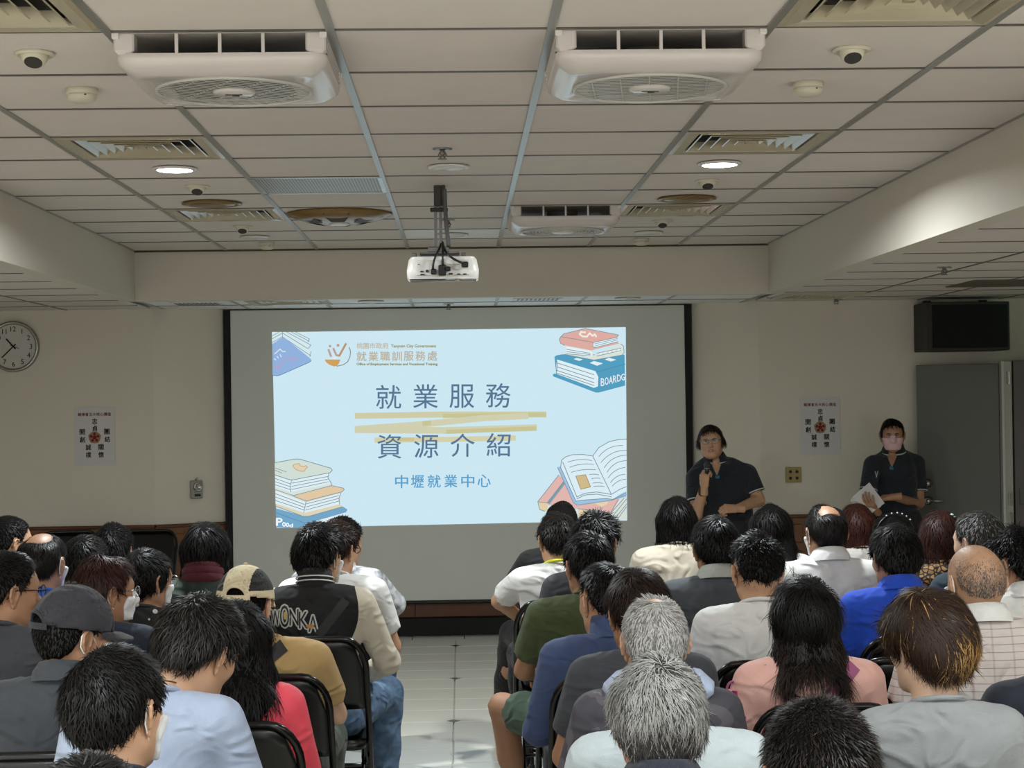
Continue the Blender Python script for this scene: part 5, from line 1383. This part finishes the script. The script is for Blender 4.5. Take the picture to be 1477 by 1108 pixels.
C_OLIVE = cloth('olive', (66, 76, 42)); C_DENB = cloth('dusk_blue', (62, 78, 116)); C_PALE = cloth('pale_blue', (176, 186, 190)); C_ROYAL = cloth('royal', (24, 74, 196)); C_PINK = cloth('pink', (222, 172, 160))
C_GREY = cloth('grey', (134, 137, 138)); C_TEAL = cloth('teal_dark', (34, 52, 62)); C_DKNAVY = cloth('dark_navy', (24, 28, 42)); C_OFF = cloth('offwhite', (206, 202, 196)); C_YEL = cloth('neon_yellow', (222, 232, 60)); C_CHARP = cloth('charcoal_polo', (74, 78, 84))
C_COLLAR = cloth('collar_grey', (170, 172, 166)); C_BRIM = cloth('cap_black', (44, 42, 48)); C_CAPC = cloth('cap_cream', (214, 200, 166)); C_MESH = cloth('cap_mesh', (34, 34, 30))
near_top = lambda lo, hi: (lambda P: np.clip((P[:, 2] - lo) / (hi - lo), 0, 1))

def thin_crown(c0, r0, lo=.25): return lambda c: np.where(np.linalg.norm(c - np.array(c0), axis=1) < r0, lo, 1.0)

# left block ---------------------------------------------------------------
seated(12, 745, 7.6, 'man in profile at the left edge', 'man with cropped black hair at far left edge, turned right', C_DKNAVY, hr('short', HB, ln=.014, t=.008), yaw=46, gl=M_GLB)
seated(60, 768, 6.45, 'balding man in blue', 'balding man in a blue tee shirt', C_BLUE, hr('balding', HBB, t=.007, n=4500, ln=.034, lift=.04, wd=.0018, whorl=(0, .05, .12), dip=.013, bald=((0, -.05, .115), .080), thin=thin_crown((0, -.03, .1), .06, .5)), yaw=12, skin='tan', mask=M_MASK, sh=.16)
seated(8, 796, 5.3, 'man with glasses at the left edge', 'man with dark framed glasses and charcoal shirt at left edge', C_CHAR, hr('short', HB, ln=.022), yaw=52, skin='tan', gl=M_GLB, dx=.0)
seated(122, 773, 7.15, 'man in dark olive', 'black haired man in dark olive shirt, left rows', C_OLIVED, hr('short', HB), yaw=18, mask=M_MASK)
seated(162, 756, 7.9, 'black haired person by the empty chair', 'black haired person seated beside the empty chair at left', C_BLACK, hr('short', HB, t=.018, lump=.004), yaw=5)
def x_l6(root, bvh, J, C, R): strap(root, bvh, (-.03, 1.01), (.09, .86), .036, M_STRAPG)
seated(152, 802, 5.9, 'woman with reddish brown hair', 'woman with reddish brown hair, glasses and navy top', C_NAVY, hr('short', HRB, t=.017, n=2200, ln=.05, lift=.06, m2=HBR, alt=lambda P: .5, lump=.004, whorl=(-.02, -.02, .12)), yaw=55, gl=M_GLS, mask=M_MASK, sh=.185, bulk=1.08, extra=x_l6, skin='tan', female=True)
seated(212, 793, 6.6, 'woman in star print', 'woman with black ponytail in a black top with white stars', PAT['stars'], hr('tail', HB, t=.014, n=1800, ln=.05, lift=.04, tail=[(0, -.10, -.02), (0, -.125, -.07), (.0, -.115, -.13), (.01, -.10, -.17)], tr=(.030, .032, .024, .008)), yaw=42, mask=M_MASK, gl=M_GLS, female=True, skin='tan')
seated(296, 754, 7.1, 'woman in dark green', 'woman with glossy black bob, maroon collar and dark green coat', C_GREEN, hr('bob', HB, t=.02, n=1800, ln=.07, lift=.02, zb=-.095, w=1.1), yaw=8, collar='scarf', cm=C_MAROON, female=True, sleeve='long', sh=.18)
seated(108, 838, 4.6, 'man in a black cap', 'man in a black baseball cap, face mask and charcoal polo', C_POLO, hr('short', HB, t=.008, n=1800, ln=.016), yaw=50, mask=M_MASK, hat=(C_BRIM,), collar='polo', bulk=1.1, sh=.18, skin='tan')
seated(165, 935, 3.3, 'man with thinning crown in the foreground', 'man with thinning black crown and mask loops, bottom left foreground', C_DKNAVY, hr('short', HB, t=.014, n=3600, ln=.026, lift=.3, wd=.0022, whorl=(-.02, -.03, .11), lump=.003, thin=thin_crown((-.015, -.05, .11), .028, .2), wave=.12), yaw=22, mask=M_MASK, roll=-3, bulk=1.05)
def x_l11(root, bvh, J, C, R):
    N_ = J['N']; MB().tube([(N_[0] + .068 * math.sin(a), N_[1] - .012 - .068 * math.cos(a), N_[2] + .038 + .024 * math.cos(a)) for a in [-2.2 + i * .2 for i in range(23)]], .0022, 5).build('necklace', mat('necklace', (150, 120, 70), .3, metal=.8), root, True)
seated(284, 862, 4.25, 'man in pale blue', 'man with short dark hair, fine necklace and pale blue tee', C_LBLUE, hr('short', HBB, t=.018, n=3600, ln=.034, lift=.4, wd=.0024, lump=.003, m2=HDG, alt=lambda P: .25 * (P[:, 2] > -.02)), yaw=32, pitch=22, roll=6, dx=.11, cdx=.10, sh=.165, bulk=1.04, extra=x_l11, hs=1.05, neck=.058)
seated(338, 868, 4.95, 'woman in coral pink', 'long haired woman in a bright coral pink jacket', C_CORAL, hr('long', HB, t=.016, n=2600, ln=.10, lift=.02, len=.12, w=1.0, back=.03), yaw=-12, pitch=8, collar='stand', sleeve='long', female=True, folds=1.5)
def x_l13(root, bvh, J, C, R): strap(root, bvh, (.07, .962), (-.13, .81), .045, M_STRAPB)
seated(354, 812, 5.75, 'man in tan', 'man in a cream cap and tan tee with black shoulder strap', C_TAN, hr('short', HB, t=.006, n=1200, ln=.014), yaw=12, hat=(C_CAPC, C_MESH), sh=.18, bulk=1.08, extra=x_l13, trousers='olive', skin='light', J_over={'eR': (.20, .10, .67), 'wR': (.09, .33, .64), 'eL': (-.24, .08, .74), 'wL': (-.09, .33, .665)}, drop=.0, dx=-.10)
def back_text(root, bvh, name, body_pts, m, off=.003):
    """flat lettering laid on the back of a garment"""
    V, Fc = body_pts; P = []; ok = True
    for x, z in V:
        h = cast_on(bvh, x, z, off)
        if h is None: return
        P.append(h)
    MB().add(P, Fc).build(name, m, root)
def x_l14(root, bvh, J, C, R):
    strap(root, bvh, (.125, .99), (.02, .86), .035, M_STRAPB)
    w0, w1, zt = -.165, .018, .968
    for lay, mt, gr, off in ((0, mat('patch_white', (196, 196, 190), .6), .006, .0035), (1, mat('patch_black', (12, 12, 12), .6), .0, .006)):
        for i, ch in enumerate('WONKA'):
            V, Fc, _ = text_mesh(ch, 1.0, 0.0); cw = (w1 - w0) / 5; xa = w0 + cw * i; h = (.060, .085, .062, .064, .062)[i]; z0 = zt - .035 - .0055 * abs(i - 1.2) ** 1.6
            Pts = [(xa + (u * .96) * cw, z0 + (v - .5) * h) for u, v in V]
            if lay == 0:
                cx, cz = xa + cw * .48, z0; q = []; FF = []
                for dx_, dz_ in ((gr, 0), (-gr, 0), (0, gr), (0, -gr), (gr * .7, gr * .7), (-gr * .7, gr * .7), (gr * .7, -gr * .7), (-gr * .7, -gr * .7)):
                    o = len(q); q += [(a + dx_, b + dz_) for a, b in Pts]; FF += [tuple(o + k_ for k_ in f) for f in Fc]
                back_text(root, bvh, 'back_lettering_outline', (q, FF), mt, off)
            else: back_text(root, bvh, 'back_lettering', (Pts, Fc), mt, off)
    for cx, cz, a_, b_, c_ in ((-.108, .936, .007, .016, (196, 170, 96)), (-.012, .895, .016, .008, (186, 130, 70))):
        back_text(root, bvh, 'back_motif', ([(cx + a_ * math.cos(i * .5236), cz + b_ * math.sin(i * .5236)) for i in range(12)], [tuple(range(12))]), mat('motif_%d' % c_[0], c_, .6), .0075)
    N_ = J['N']
    for dz in (.030, .046): MB().tube([(N_[0] + .0735 * math.sin(a), N_[1] - .010 - .077 * math.cos(a), N_[2] + dz + .020 * math.cos(a)) for a in [-2.6 + i * .2 for i in range(27)]], .0028, 5).build('collar_stripe', C_WHITE, root, True)
seated(459, 754, 6.6, 'man in the varsity jacket', 'man in black varsity jacket with cream sleeves and lettered back', PAT['varsity'], hr('short', HB, t=.017, up=.006, n=2200, ln=.026, lift=.25), yaw=24, mask=M_MASK, sleeve='long', collar='stand', cm=C_BLACK, sh=.175, extra=x_l14, trousers='denim', shoes='white',
       J_over={'eR': (.27, .09, .72), 'wR': (.16, .31, .62), 'kR': (.25, .46, .53), 'aR': (.24, .40, .09), 'eL': (-.25, .09, .74), 'wL': (-.1, .33, .66)})
seated(484, 752, 7.3, 'man in white behind the varsity jacket', 'dark haired man in a white tee, mostly hidden by varsity jacket', C_WHITE, hr('short', HBR, t=.014), yaw=28, sh=.18, bulk=1.08, gl=M_GLB, drop=.0)
seated(493, 747, 8.0, 'person in the grey tie-dye shirt', 'dark haired person in a pale grey tie-dye shirt by the aisle', PAT['tiedye'], hr('short', HB, t=.012), yaw=38, sleeve='long', collar='shirt', sh=.17, J_over={'eR': (.26, .05, .78), 'wR': (.14, .32, .62), 'eL': (-.24, .08, .74), 'wL': (-.09, .33, .665)})
seated(121, 1094, 2.35, 'person at the bottom edge', 'dark hair peeking over the bottom edge at left', C_BLACK, hr('short', HB, n=2600, wd=.0022, lift=.3), yaw=0)
# right block --------------------------------------------------------------
seated(810, 724, 8.3, 'shaven headed man', 'shaven headed man in black at the front of the aisle', C_BLACK, hr('buzz', HBB, t=.003, n=1800, ln=.005, lift=1.0), skin='tan', yaw=-5, sh=.17, trousers='black', shoes='brown', J_over={'kL': (-.24, .44, .53), 'aL': (-.30, .56, .09), 'eL': (-.28, .06, .76), 'wL': (-.2, .32, .66)})
def x_r2(root, bvh, J, C, R):
    strap(root, bvh, (-.14, 1.0), (.05, 1.0), .05, C_YEL, 'yoke_panel')
seated(803, 740, 7.6, 'man in white and neon yellow', 'man in a white tee with neon yellow collar and yoke', C_WHITE, hr('short', HBB, t=.012), yaw=-14, cm=C_YEL, sh=.175, extra=x_r2, trousers='black', J_over={'eL': (-.27, .16, .82), 'wL': (-.12, .30, .68), 'eR': (.22, .10, .75), 'wR': (.09, .33, .66), 'kL': (-.16, .44, .53), 'aL': (-.16, .42, .09)})
seated(860, 738, 7.0, 'man with tousled black hair', 'man with tousled black hair and glasses before the screen', C_CHAR, hr('fluffy', HB, t=.018, up=.006, n=2600, ln=.04, lift=.4, wave=.3, lump=.005), yaw=22, gl=M_GLB)
seated(847, 769, 6.3, 'man in olive green', 'man in olive green tee and green shorts beside the aisle', C_OLIVE, hr('short', HB, t=.013), yaw=-18, skin='tan', sh=.185, bulk=1.12, trousers='green', short=True, J_over={'kL': (-.33, .40, .53), 'aL': (-.26, .44, .09), 'eL': (-.25, .10, .72), 'wL': (-.2, .34, .66), 'eR': (.24, .1, .74), 'wR': (.09, .33, .66)})
seated(872, 813, 5.65, 'man in dusk blue', 'man with faded sides in a dusk blue high collared jacket', C_DENB, hr('fade', HB, t=.012, up=.006, n=2200, ln=.026, lift=.35), yaw=-24, sleeve='long', collar='high', sh=.18)
seated(919, 822, 5.05, 'man with smooth brown hair', 'man with smooth dark brown hair behind the white haired man', C_CHAR, hr('short', HBR, t=.017, n=2800, ln=.04, lift=.08, whorl=(-.02, -.05, .11), thin=thin_crown((-.015, -.06, .105), .02, .2)), yaw=-12, skin='tan', hs=1.04)
def x_r7(root, bvh, J, C, R):
    N_ = J['N']
    for sx in (-1, 1): MB().box((N_[0] + sx * .108, N_[1] - .050, N_[2] + .030), (.075, .06, .045), bev=.012, M=Matrix.Rotation(sx * .75, 3, 'Y') @ Matrix.Rotation(.3, 3, 'X')).build('inner_collar', C_LBLUE, root, True)
seated(944, 861, 4.42, 'white haired man', 'white haired man in a grey camouflage jacket with pale collar', PAT['camo'], hr('short', HW, t=.009, n=6500, ln=.020, lift=.25, wd=.0022, m2=HG, alt=lambda P: np.where(P[:, 2] < -.02, .75, .35), bald=((0, -.02, .125), .04), thin=thin_crown((0, -.03, .11), .05, .5), lump=.001), yaw=0, pitch=2, skin='mid', sleeve='long', collar='shirt', cm=C_LBLUE, sh=.165, extra=x_r7)
seated(962, 962, 3.86, 'person in the pale blue-white tee', 'person in a pale blue-white tee, head bowed behind grey hair', C_PALE, hr('short', HB, t=.010), yaw=0, pitch=75, sh=.175, bulk=1.1)
seated(950, 949, 3.3, 'grey haired man in the foreground', 'man with tousled grey hair and mask loops in the centre foreground', C_DKNAVY, hr('fluffy', HDG, t=.018, n=9500, ln=.040, lift=.10, wd=.0017, m2=hair_mat('silver', (150, 149, 146)), alt=lambda P: np.clip(.72 * (P[:, 2] + .03) / .05, .06, .72), whorl=(.0, -.06, .10), wave=.05, lump=.004), yaw=3, pitch=6, mask=M_MASK, collar='polo', skin='tan')
seated(976, 717, 8.0, 'woman in cream', 'woman with black bob and cream tee before the talking presenter', C_ECRU, hr('bob', HB, t=.015, n=1600, ln=.06, lift=.03, zb=-.09), yaw=10, female=True, sh=.185, collar='tee')
seated(1031, 745, 6.6, 'man in the charcoal polo', 'black haired man in a charcoal polo with light collar', C_CHARP, hr('short', HB, t=.016, n=2600, ln=.03, lift=.15, whorl=(.02, -.05, .11)), yaw=-4, collar='polo', cm=C_COLLAR, sh=.18, bulk=1.06, skin='tan')
seated(1091, 769, 5.85, 'man with faded haircut in white', 'man with a faded haircut, glasses and plain white tee', C_WHITE, hr('fade', HB, t=.014, up=.010, n=2800, ln=.022, lift=.5, wave=.3, lump=.004), yaw=-3, gl=M_GLB, sh=.175, bulk=1.05, skin='mid')
seated(1112, 728, 8.0, 'long haired woman in white', 'woman with long straight black hair and white blouse, front rows', C_WHITE, hr('long', HB, t=.014, n=1800, ln=.09, lift=.01, len=.13, back=.03), yaw=0, female=True)
seated(1191, 728, 7.0, 'balding man in the white shirt', 'balding man in a white collared dress shirt', C_WHITE, hr('balding', HBB, t=.008, n=4500, ln=.034, lift=.04, wd=.0018, whorl=(0, .05, .12), dip=.013, bald=((0, -.06, .115), .078), thin=thin_crown((0, -.03, .1), .08, .8)), yaw=-8, collar='shirt', sh=.19, bulk=1.12, skin='tan', mask=M_MASK, folds=1.3)
seated(1236, 727, 8.5, 'brown haired woman in off-white', 'woman with dark brown hair in an off-white top near the papers', C_OFF, hr('bob', HRB, t=.016, n=1600, ln=.07, lift=.03, zb=-.10), yaw=0, female=True)
def x_r17(root, bvh, J, C, R):
    g = MB().tube([Vector(C + R @ np.array((.095 * math.sin(a), -.035, .03 + .095 * math.cos(a)))) for a in [-1.3 + i * .2 for i in range(14)]], .005, 6); o = g.build('hairband', M_BLACK, root, True)
    for a in (-.5, -.2, .1, .35, .6, .85): MB().lathe([(0, -.005), (.005, 0), (0, .005)], C + R @ np.array((.097 * math.sin(a), -.045, .032 + .10 * math.cos(a))), 6).build('rhinestone', mat('rhinestone', (230, 236, 236), .1, metal=.3), o)
seated(1288, 742, 7.88, 'woman with the sparkling hairband', 'black haired woman with sparkling hairband and pale floral top', PAT['tiedye'], hr('short', HB, t=.018, lump=.004), yaw=-10, female=True, extra=x_r17)
seated(1291, 757, 6.35, 'man in royal blue', 'black haired man in a royal blue polo shirt', C_ROYAL, hr('short', HB, t=.018, n=2400, ln=.03, lift=.15), yaw=-10, pitch=6, collar='polo', sh=.175, bulk=1.05, skin='tan')
def x_r18(root, bvh, J, C, R):
    for a in range(5): MB().lathe([(0, -.006), (.010, 0), (0, .006)], C + R @ np.array((.032 + .011 * math.cos(a * 1.257), -.062, .098 + .010 * math.sin(a * 1.257))), 8).build('hair_clip_petal', mat('clip_mint', (178, 214, 204), .3), root)
    MB().box((0, .28, .80), (.21, .005, .16), M=Matrix.Rotation(-.9, 3, 'X')).build('handout_sheet', mat('paper_pink', (226, 200, 204), .7), root)
seated(1357, 738, 7.26, 'woman in leopard print', 'woman with brown bob, mint flower clip and leopard print top', PAT['leopard'], hr('bob', HRB, t=.014, n=1800, ln=.06, lift=.03, zb=-.075, m2=HBR, alt=lambda P: .5), yaw=0, female=True, extra=x_r18)
seated(1411, 738, 6.65, 'man with greying hair', 'man with short greying hair and dark teal top by the door', C_TEAL, hr('short', HDG, t=.012, n=2400, ln=.02, m2=HG, alt=lambda P: .35 * (P[:, 2] > .0)), yaw=-30, skin='light')
seated(1408, 787, 5.05, 'bald man', 'bald man in a white shirt with fine plaid stripes', PAT['stripes'], hr('ring', HDG, t=.0015, n=6500, ln=.007, lift=.25, wd=.0011, m2=HG, alt=lambda P: .5, lump=.0005, thin=lambda c: np.clip((.085 - c[:, 2]) / .09, .06, 1) * np.clip((.06 - c[:, 1]) / .05, 0, 1)), yaw=-8, skin='mid', collar='shirt', cm=C_WHITE, sh=.185, bulk=1.1, mask=M_MASK)
seated(1470, 762, 5.9, 'curly haired person', 'person with curly black hair and white shirt, right edge', C_WHITE, hr('fluffy', HB, t=.018, n=2600, ln=.03, lift=.7, wave=.5, lump=.006), yaw=-32, skin='tan', collar='shirt', pitch=10)
def x_r15(root, bvh, J, C, R): strap(root, bvh, (.160, .985), (.03, .855), .040, M_STRAPP)
seated(1160, 836, 5.05, 'woman in pink', 'woman with very long dark hair and pale pink top', C_PINK, hr('long', HB, t=.015, n=4200, ln=.12, lift=.03, wd=.0024, len=.15, w=.86, m2=HBR, alt=lambda P: .45 * (P[:, 2] < -.02), back=.045), yaw=0, female=True, sleeve='long', sh=.19, extra=x_r15, folds=1.4)
seated(1338, 852, 4.1, 'man with blond streaks', 'man with blond streaked brown hair, glasses and grey tee', C_GREY, hr('fluffy', hair_mat('chestnut', (48, 33, 24)), t=.026, n=9500, ln=.065, lift=.06, wd=.0017, m2=HGOLD, whorl=(-.03, -.02, .13), alt=lambda P: np.clip(.02 + .6 * np.clip((.075 - P[:, 2]) / .06, 0, 1) * np.clip((P[:, 0] + .045) / .05, 0, 1) * np.clip((P[:, 2] + .06) / .03, .25, 1), 0, .55), lump=.003), yaw=-22, gl=M_GLS, sh=.158, nk=.025, skin='light', neck=.052)
seated(1538, 845, 4.36, 'person in navy at the right edge', 'person in a dark navy top cut off by the right edge', C_DKNAVY, hr('short', HB), yaw=0, sh=.18)
seated(1184, 1013, 2.7, 'person with buzz cut', 'dark buzz cut head at the bottom edge in the foreground', C_BLACK, hr('short', HB, t=.010, n=6500, ln=.016, lift=.9, wd=.0017, m2=HBR, alt=lambda P: .35, lump=.001, whorl=(.0, -.03, .11)), yaw=0, pitch=8, skin='tan', hs=1.05)

# empty chairs
c = at(97, 772, 11.6); place_chair(c.x, 11.55, math.pi + .1, 'empty black folding chair against the wood panelling, leftmost')
c = at(205, 772, 11.6); place_chair(c.x, 11.55, math.pi - .06, 'empty black folding chair against the wood panelling, near the screen')
c = at(1300, 945, 5.75); place_chair(c.x, 5.80, 0, 'empty black folding chair behind the man in royal blue')

# pink bag hanging beside the woman in pink
c = at(1058, 1022, 5.0); bg = thing('shoulder_bag', 'small magenta bag beside the woman in pink', 'bag', (c.x, 5.0, c.z - .03))
rs = [[(a * kx, b * .5, z) for a, b in rsq(.045, .016)] for z, kx in ((.0, .8), (.01, 1.0), (.06, .95), (.085, .6))]
loft(MB(), rs, 0, (True, True)).build('pouch', cloth('magenta', (196, 46, 116), rough=.5), bg, True)
MB().tube(bez((-.02, 0, .08), (-.02, 0, .12), (.02, 0, .12), (.02, 0, .08)), .004).build('handle', M_STRAPP, bg, True)
# blue folder on a lap beside the aisle
c = at(565, 962, 8.35); fo = thing('blue_folder', 'blue sheet hanging beside the aisle seat', 'folder', (c.x, 8.35, c.z))
MB().box((0, 0, 0), (.055, .05, .16), M=Matrix.Rotation(.12, 3, 'Y')).build('cover', mat('folder_blue', (66, 92, 128), .5, noise=.05), fo)
# ------------------------------------------------------------------ the two presenters at the front
C_UNI = cloth('presenter_navy', (22, 26, 36)); C_TRIM = cloth('presenter_trim', (190, 194, 190)); C_TURQ = cloth('turquoise', (40, 120, 150)); C_SLACK = cloth('slacks_black', (16, 16, 19))
M_EYE = mat('eye_white', (176, 166, 158), .4); M_IRIS = mat('iris_dark', (26, 16, 12), .2); M_BROW = mat('brow', (30, 22, 18), .7); M_LIP = mat('lip', (150, 76, 70), .45)
HAND_FIST = hand_mesh(1.45, spread=.02, thumb=[(-.024, .018, -.006), (-.044, .044, -.026), (-.032, .066, -.044), (-.008, .074, -.050)])
HAND_HOLD = hand_mesh(.55, spread=.12)
def presenter(label, x, Y, rz, top, P, yaw, pitch, roll, sh, bulk, hair, skin, jaw, hands, gl=None, mask=None, arm_k=1.0, hs=1.0):
    Rz = np.array(Matrix.Rotation(-rz, 3, 'Z')); o0 = np.array((x, Y, 0)); loc = lambda q, yy: Rz @ (np.array(at(q[0], q[1], yy)) - o0)
    Rh = rotm(math.radians(yaw), math.radians(pitch), math.radians(roll))
    Ht = loc(top, Y - .02); off = Rh @ np.array((0, .022, .098))
    N_ = np.array((Ht[0] * .75, -.01, Ht[2] - hair.get('t', .012) - .112 - off[2] - .028)); C = N_ + np.array((Ht[0] * .25, .012, .028)) + off
    J = dict(N=N_, H=np.array((0, 0, .86)), hL=np.array((-.09, 0, .84)), hR=np.array((.09, 0, .84)), kL=np.array((-.10, .02, .46)), kR=np.array((.10, .02, .46)), aL=np.array((-.11, -.01, .09)), aR=np.array((.11, -.01, .09)),
             sL=N_ + np.array((-sh, -.01, -.055)), sR=N_ + np.array((sh, -.01, -.055)))
    for k_, (q, yy) in P.items(): J[k_] = loc(q, yy)
    root = thing('person', label, 'person', (x, Y, 0), rz, 'standing presenters')
    V, Q = body_mesh(J, C, Rh, hs, .050, .0065, True, hands, jaw, arm_k, 1.0)
    link('body', npmesh('body', V, [Q]), SKIN[skin], root, True)
    f = shirt_field(J, 'short', bulk, 11, .010, .8, True); X, Y_, Z_ = f.grid()
    wdg = np.maximum(np.maximum(np.abs(X - N_[0]) - .050 * np.clip(1 - (N_[2] + .03 - Z_) / .135, 0, 1), .02 - Y_), N_[2] - .105 - Z_); f.D = np.maximum(f.D, -wdg); V, Q = f.mesh(); sm = npmesh('polo_shirt', V, [Q]); link('polo_shirt', sm, C_UNI, root, True)
    bvh = BVHTree.FromPolygons([tuple(v) for v in V], [tuple(q) for q in Q])
    collar_ring(root, J, C_UNI, 'polo', .050)
    n = 30
    for cut0, cut1 in ((-math.pi + .3, -.9), (.9, math.pi - .3)):   # pale edge of the collar at the throat
        MB().tube([(N_[0] + (.050 + .037) * math.sin(a), N_[1] - .010 - (.050 + .037) * math.cos(a) * 1.05, N_[2] + .008 + .020 * math.cos(a)) for a in [cut0 + (cut1 - cut0) * i / n for i in range(n + 1)]], .005, 5).build('collar_edge', C_TRIM, root, True)
    for q in 'LR':                                                  # pale band at the sleeve hem
        S, E = J['s' + q], J['e' + q]; d = (E - S) / np.linalg.norm(E - S); c = S + (E - S) * .69; u = np.cross(d, (0, 0, 1.)); u /= np.linalg.norm(u); v = np.cross(d, u); r_ = .0625 * (.6 + .4 * bulk)
        MB().tube([Vector(c + (u * math.cos(a) + v * math.sin(a)) * r_) for a in [i * .3142 for i in range(20)]], .0045, 5, closed=True).build('sleeve_band', C_TRIM, root, True)
    strap(root, bvh, (N_[0], N_[2] - .070), (N_[0], N_[2] - .112), .026, C_TURQ, 'undershirt', 6, 1)
    V, Q = trouser_field(J, False, bulk).mesh(); link('trousers', npmesh('trousers', V, [Q]), C_SLACK, root, True)
    for q in 'LR':
        o = bpy.data.objects.new('shoe', TEMPL['S0']); COL.objects.link(o); o.parent = root; a = J['a' + q]; o.location = (a[0], a[1] + .04, a[2] - .09)
    make_hair(root, C, Rh, hs, hair, 5, 1.0)
    T = lambda p: C + Rh @ (np.array(p) * hs)
    for sx in (-1, 1):
        e = MB().lathe([(0, -.0085), (.006, -.006), (.0085, 0), (.006, .006), (0, .0085)], T((sx * .030, .0885, .004)), 12).build('eye', M_EYE, root, True)
        MB().lathe([(0, -.006), (.006, 0), (0, .006)], T((sx * .030, .0935, .004)), 8).build('iris', M_IRIS, e, True)
        MB().tube([Vector(T((sx * .014, .099, .0165))), Vector(T((sx * .030, .0985, .021))), Vector(T((sx * .047, .089, .017)))], [.0022, .003, .0015], 5).build('eyebrow', M_BROW, root, True)
        MB().tube([Vector(T((sx * .016, .0945, .009))), Vector(T((sx * .030, .0985, .0125))), Vector(T((sx * .044, .0895, .009)))], .0016, 5).build('eyelash', M_BROW, root, True)
    if gl: glasses(root, C, Rh, hs, gl)
    if mask: face_mask(root, C, Rh, hs, mask)
    else:
        MB().lathe([(.0, -.004), (.016, -.003), (.018, 0), (.016, .003), (0, .004)], T((0, .0965, -.064)), 14, sy=.5, M=Matrix(Rh.tolist()) @ Matrix.Scale(2.0, 3, Vector((0, 0, 1)))).build('lips', M_LIP, root, True)
        MB().box(T((0, .1055, -.064)), (.020, .004, .006), M=Matrix(Rh.tolist())).build('teeth', M_EYE, root)
    return root, J, C, Rh, bvh, Rz, o0
x = at(1046, 700, 11.5).x
pr, J, C, Rh, bvh, Rz, o0 = presenter('presenter in dark polo shirt and glasses speaking into a microphone', x, 11.5, math.pi - .06, (1027, 613), 
    {'sR': ((1003, 690), 11.48), 'sL': ((1078, 683), 11.50), 'eR': ((1004, 742), 11.32), 'wR': ((1016, 702), 11.20), 'eL': ((1094, 722), 11.45), 'wL': ((1062, 734), 11.22)},
    8, -6, 4, .19, 1.30, hr('bob', HBR, t=.011, n=2600, ln=.05, lift=.02, m2=HRB, alt=lambda P: .3, whorl=(0, .04, .11), zb=-.008, w=.82), 'mid', 1.12,
    {'R': (HAND_FIST, (.0, .25, 1), (-.5, -.6, .1)), 'L': (HAND_FIST, (.85, .25, .05), (0, -.6, -.6))}, gl=M_GLS, arm_k=1.2, hs=.98)
# microphone in the speaker's hand
a = at(1020.5, 667, 11.17); b = at(1018, 705, 11.20); d_ = (b - a).normalized()
mc = thing('microphone', 'black handheld microphone held to the mouth of the speaking presenter', 'microphone', b)
MB().tube([a + d_ * .035 - b, a + d_ * .06 - b, a + d_ * .18 - b, a + d_ * .20 - b], [.017, .015, .012, .010], 12).build('handle', M_BLACK, mc, True)
MB().tube([a - b - d_ * .004, a - b + d_ * .004, a - b + d_ * .016, a - b + d_ * .03, a - b + d_ * .037], [.010, .020, .025, .022, .017], 14).build('grille_head', mat('mic_grille', (66, 66, 66), .4, metal=.6, bump=.5, bscale=900), mc, True)
MB().tube([a - b + d_ * .036, a - b + d_ * .042], .0185, 14).build('grille_ring', M_STEEL, mc, True)

x = at(1291, 690, 11.8).x
pr, J, C, Rh, bvh, Rz, o0 = presenter('presenter in dark polo shirt and pink face mask holding papers', x, 11.8, math.pi - .35, (1286, 604),
    {'sR': ((1258, 670), 11.72), 'sL': ((1322, 668), 11.86), 'eR': ((1250, 722), 11.66), 'wR': ((1262, 735), 11.50), 'eL': ((1326, 726), 11.80), 'wL': ((1289, 717), 11.52)},
    -8, 2, 0, .155, 1.0, hr('tail', HB, t=.007, n=2200, ln=.05, lift=.01, tail=[(-.03, -.09, -.03), (-.05, -.10, -.07), (-.055, -.09, -.12), (-.05, -.08, -.15)], tr=(.024, .026, .020, .008), whorl=(0, .04, .11)), 'tan', .95,
    {'L': (HAND_HOLD, (1, .05, -.1), (0, -.3, -.95)), 'R': (HAND_HOLD, (.2, .5, .3), (0, -.3, .9))}, mask=M_MASKP, hs=.97)
m = MB(); V_, Fc, _ = text_mesh('V', 1.0, .02); h = []
for u, v in V_:
    q = cast_on(bvh, J['N'][0] + .085 + u * .022, J['N'][2] - .165 + v * .045, .003, 1); h.append(q)
if all(h): MB().add(h, Fc).build('chest_emblem', C_TRIM, pr)
for i, (dx_, cs) in enumerate(((0, ((1229, 717), (1254, 696), (1276, 726), (1252, 744))), (3, ((1226, 721), (1251, 700), (1271, 731), (1247, 747))))):
    v = [at(px_ + 0, py_, 11.46 + i * .012) for px_, py_ in cs]; v2 = [p + Vector((0, .0015, 0)) for p in v]
    c = sum(v, Vector()) / 4; t = thing('paper_sheet', ('white paper sheet on top, held by the masked presenter', 'white paper sheet underneath, held by the masked presenter')[i], 'paper', c, 0, 'sheets in the hand of the masked presenter')
    MB().add([p - c for p in v + v2], [(3, 2, 1, 0), (4, 5, 6, 7), (0, 1, 5, 4), (1, 2, 6, 5), (2, 3, 7, 6), (3, 0, 4, 7)]).build('sheet', M_PAPER, t)
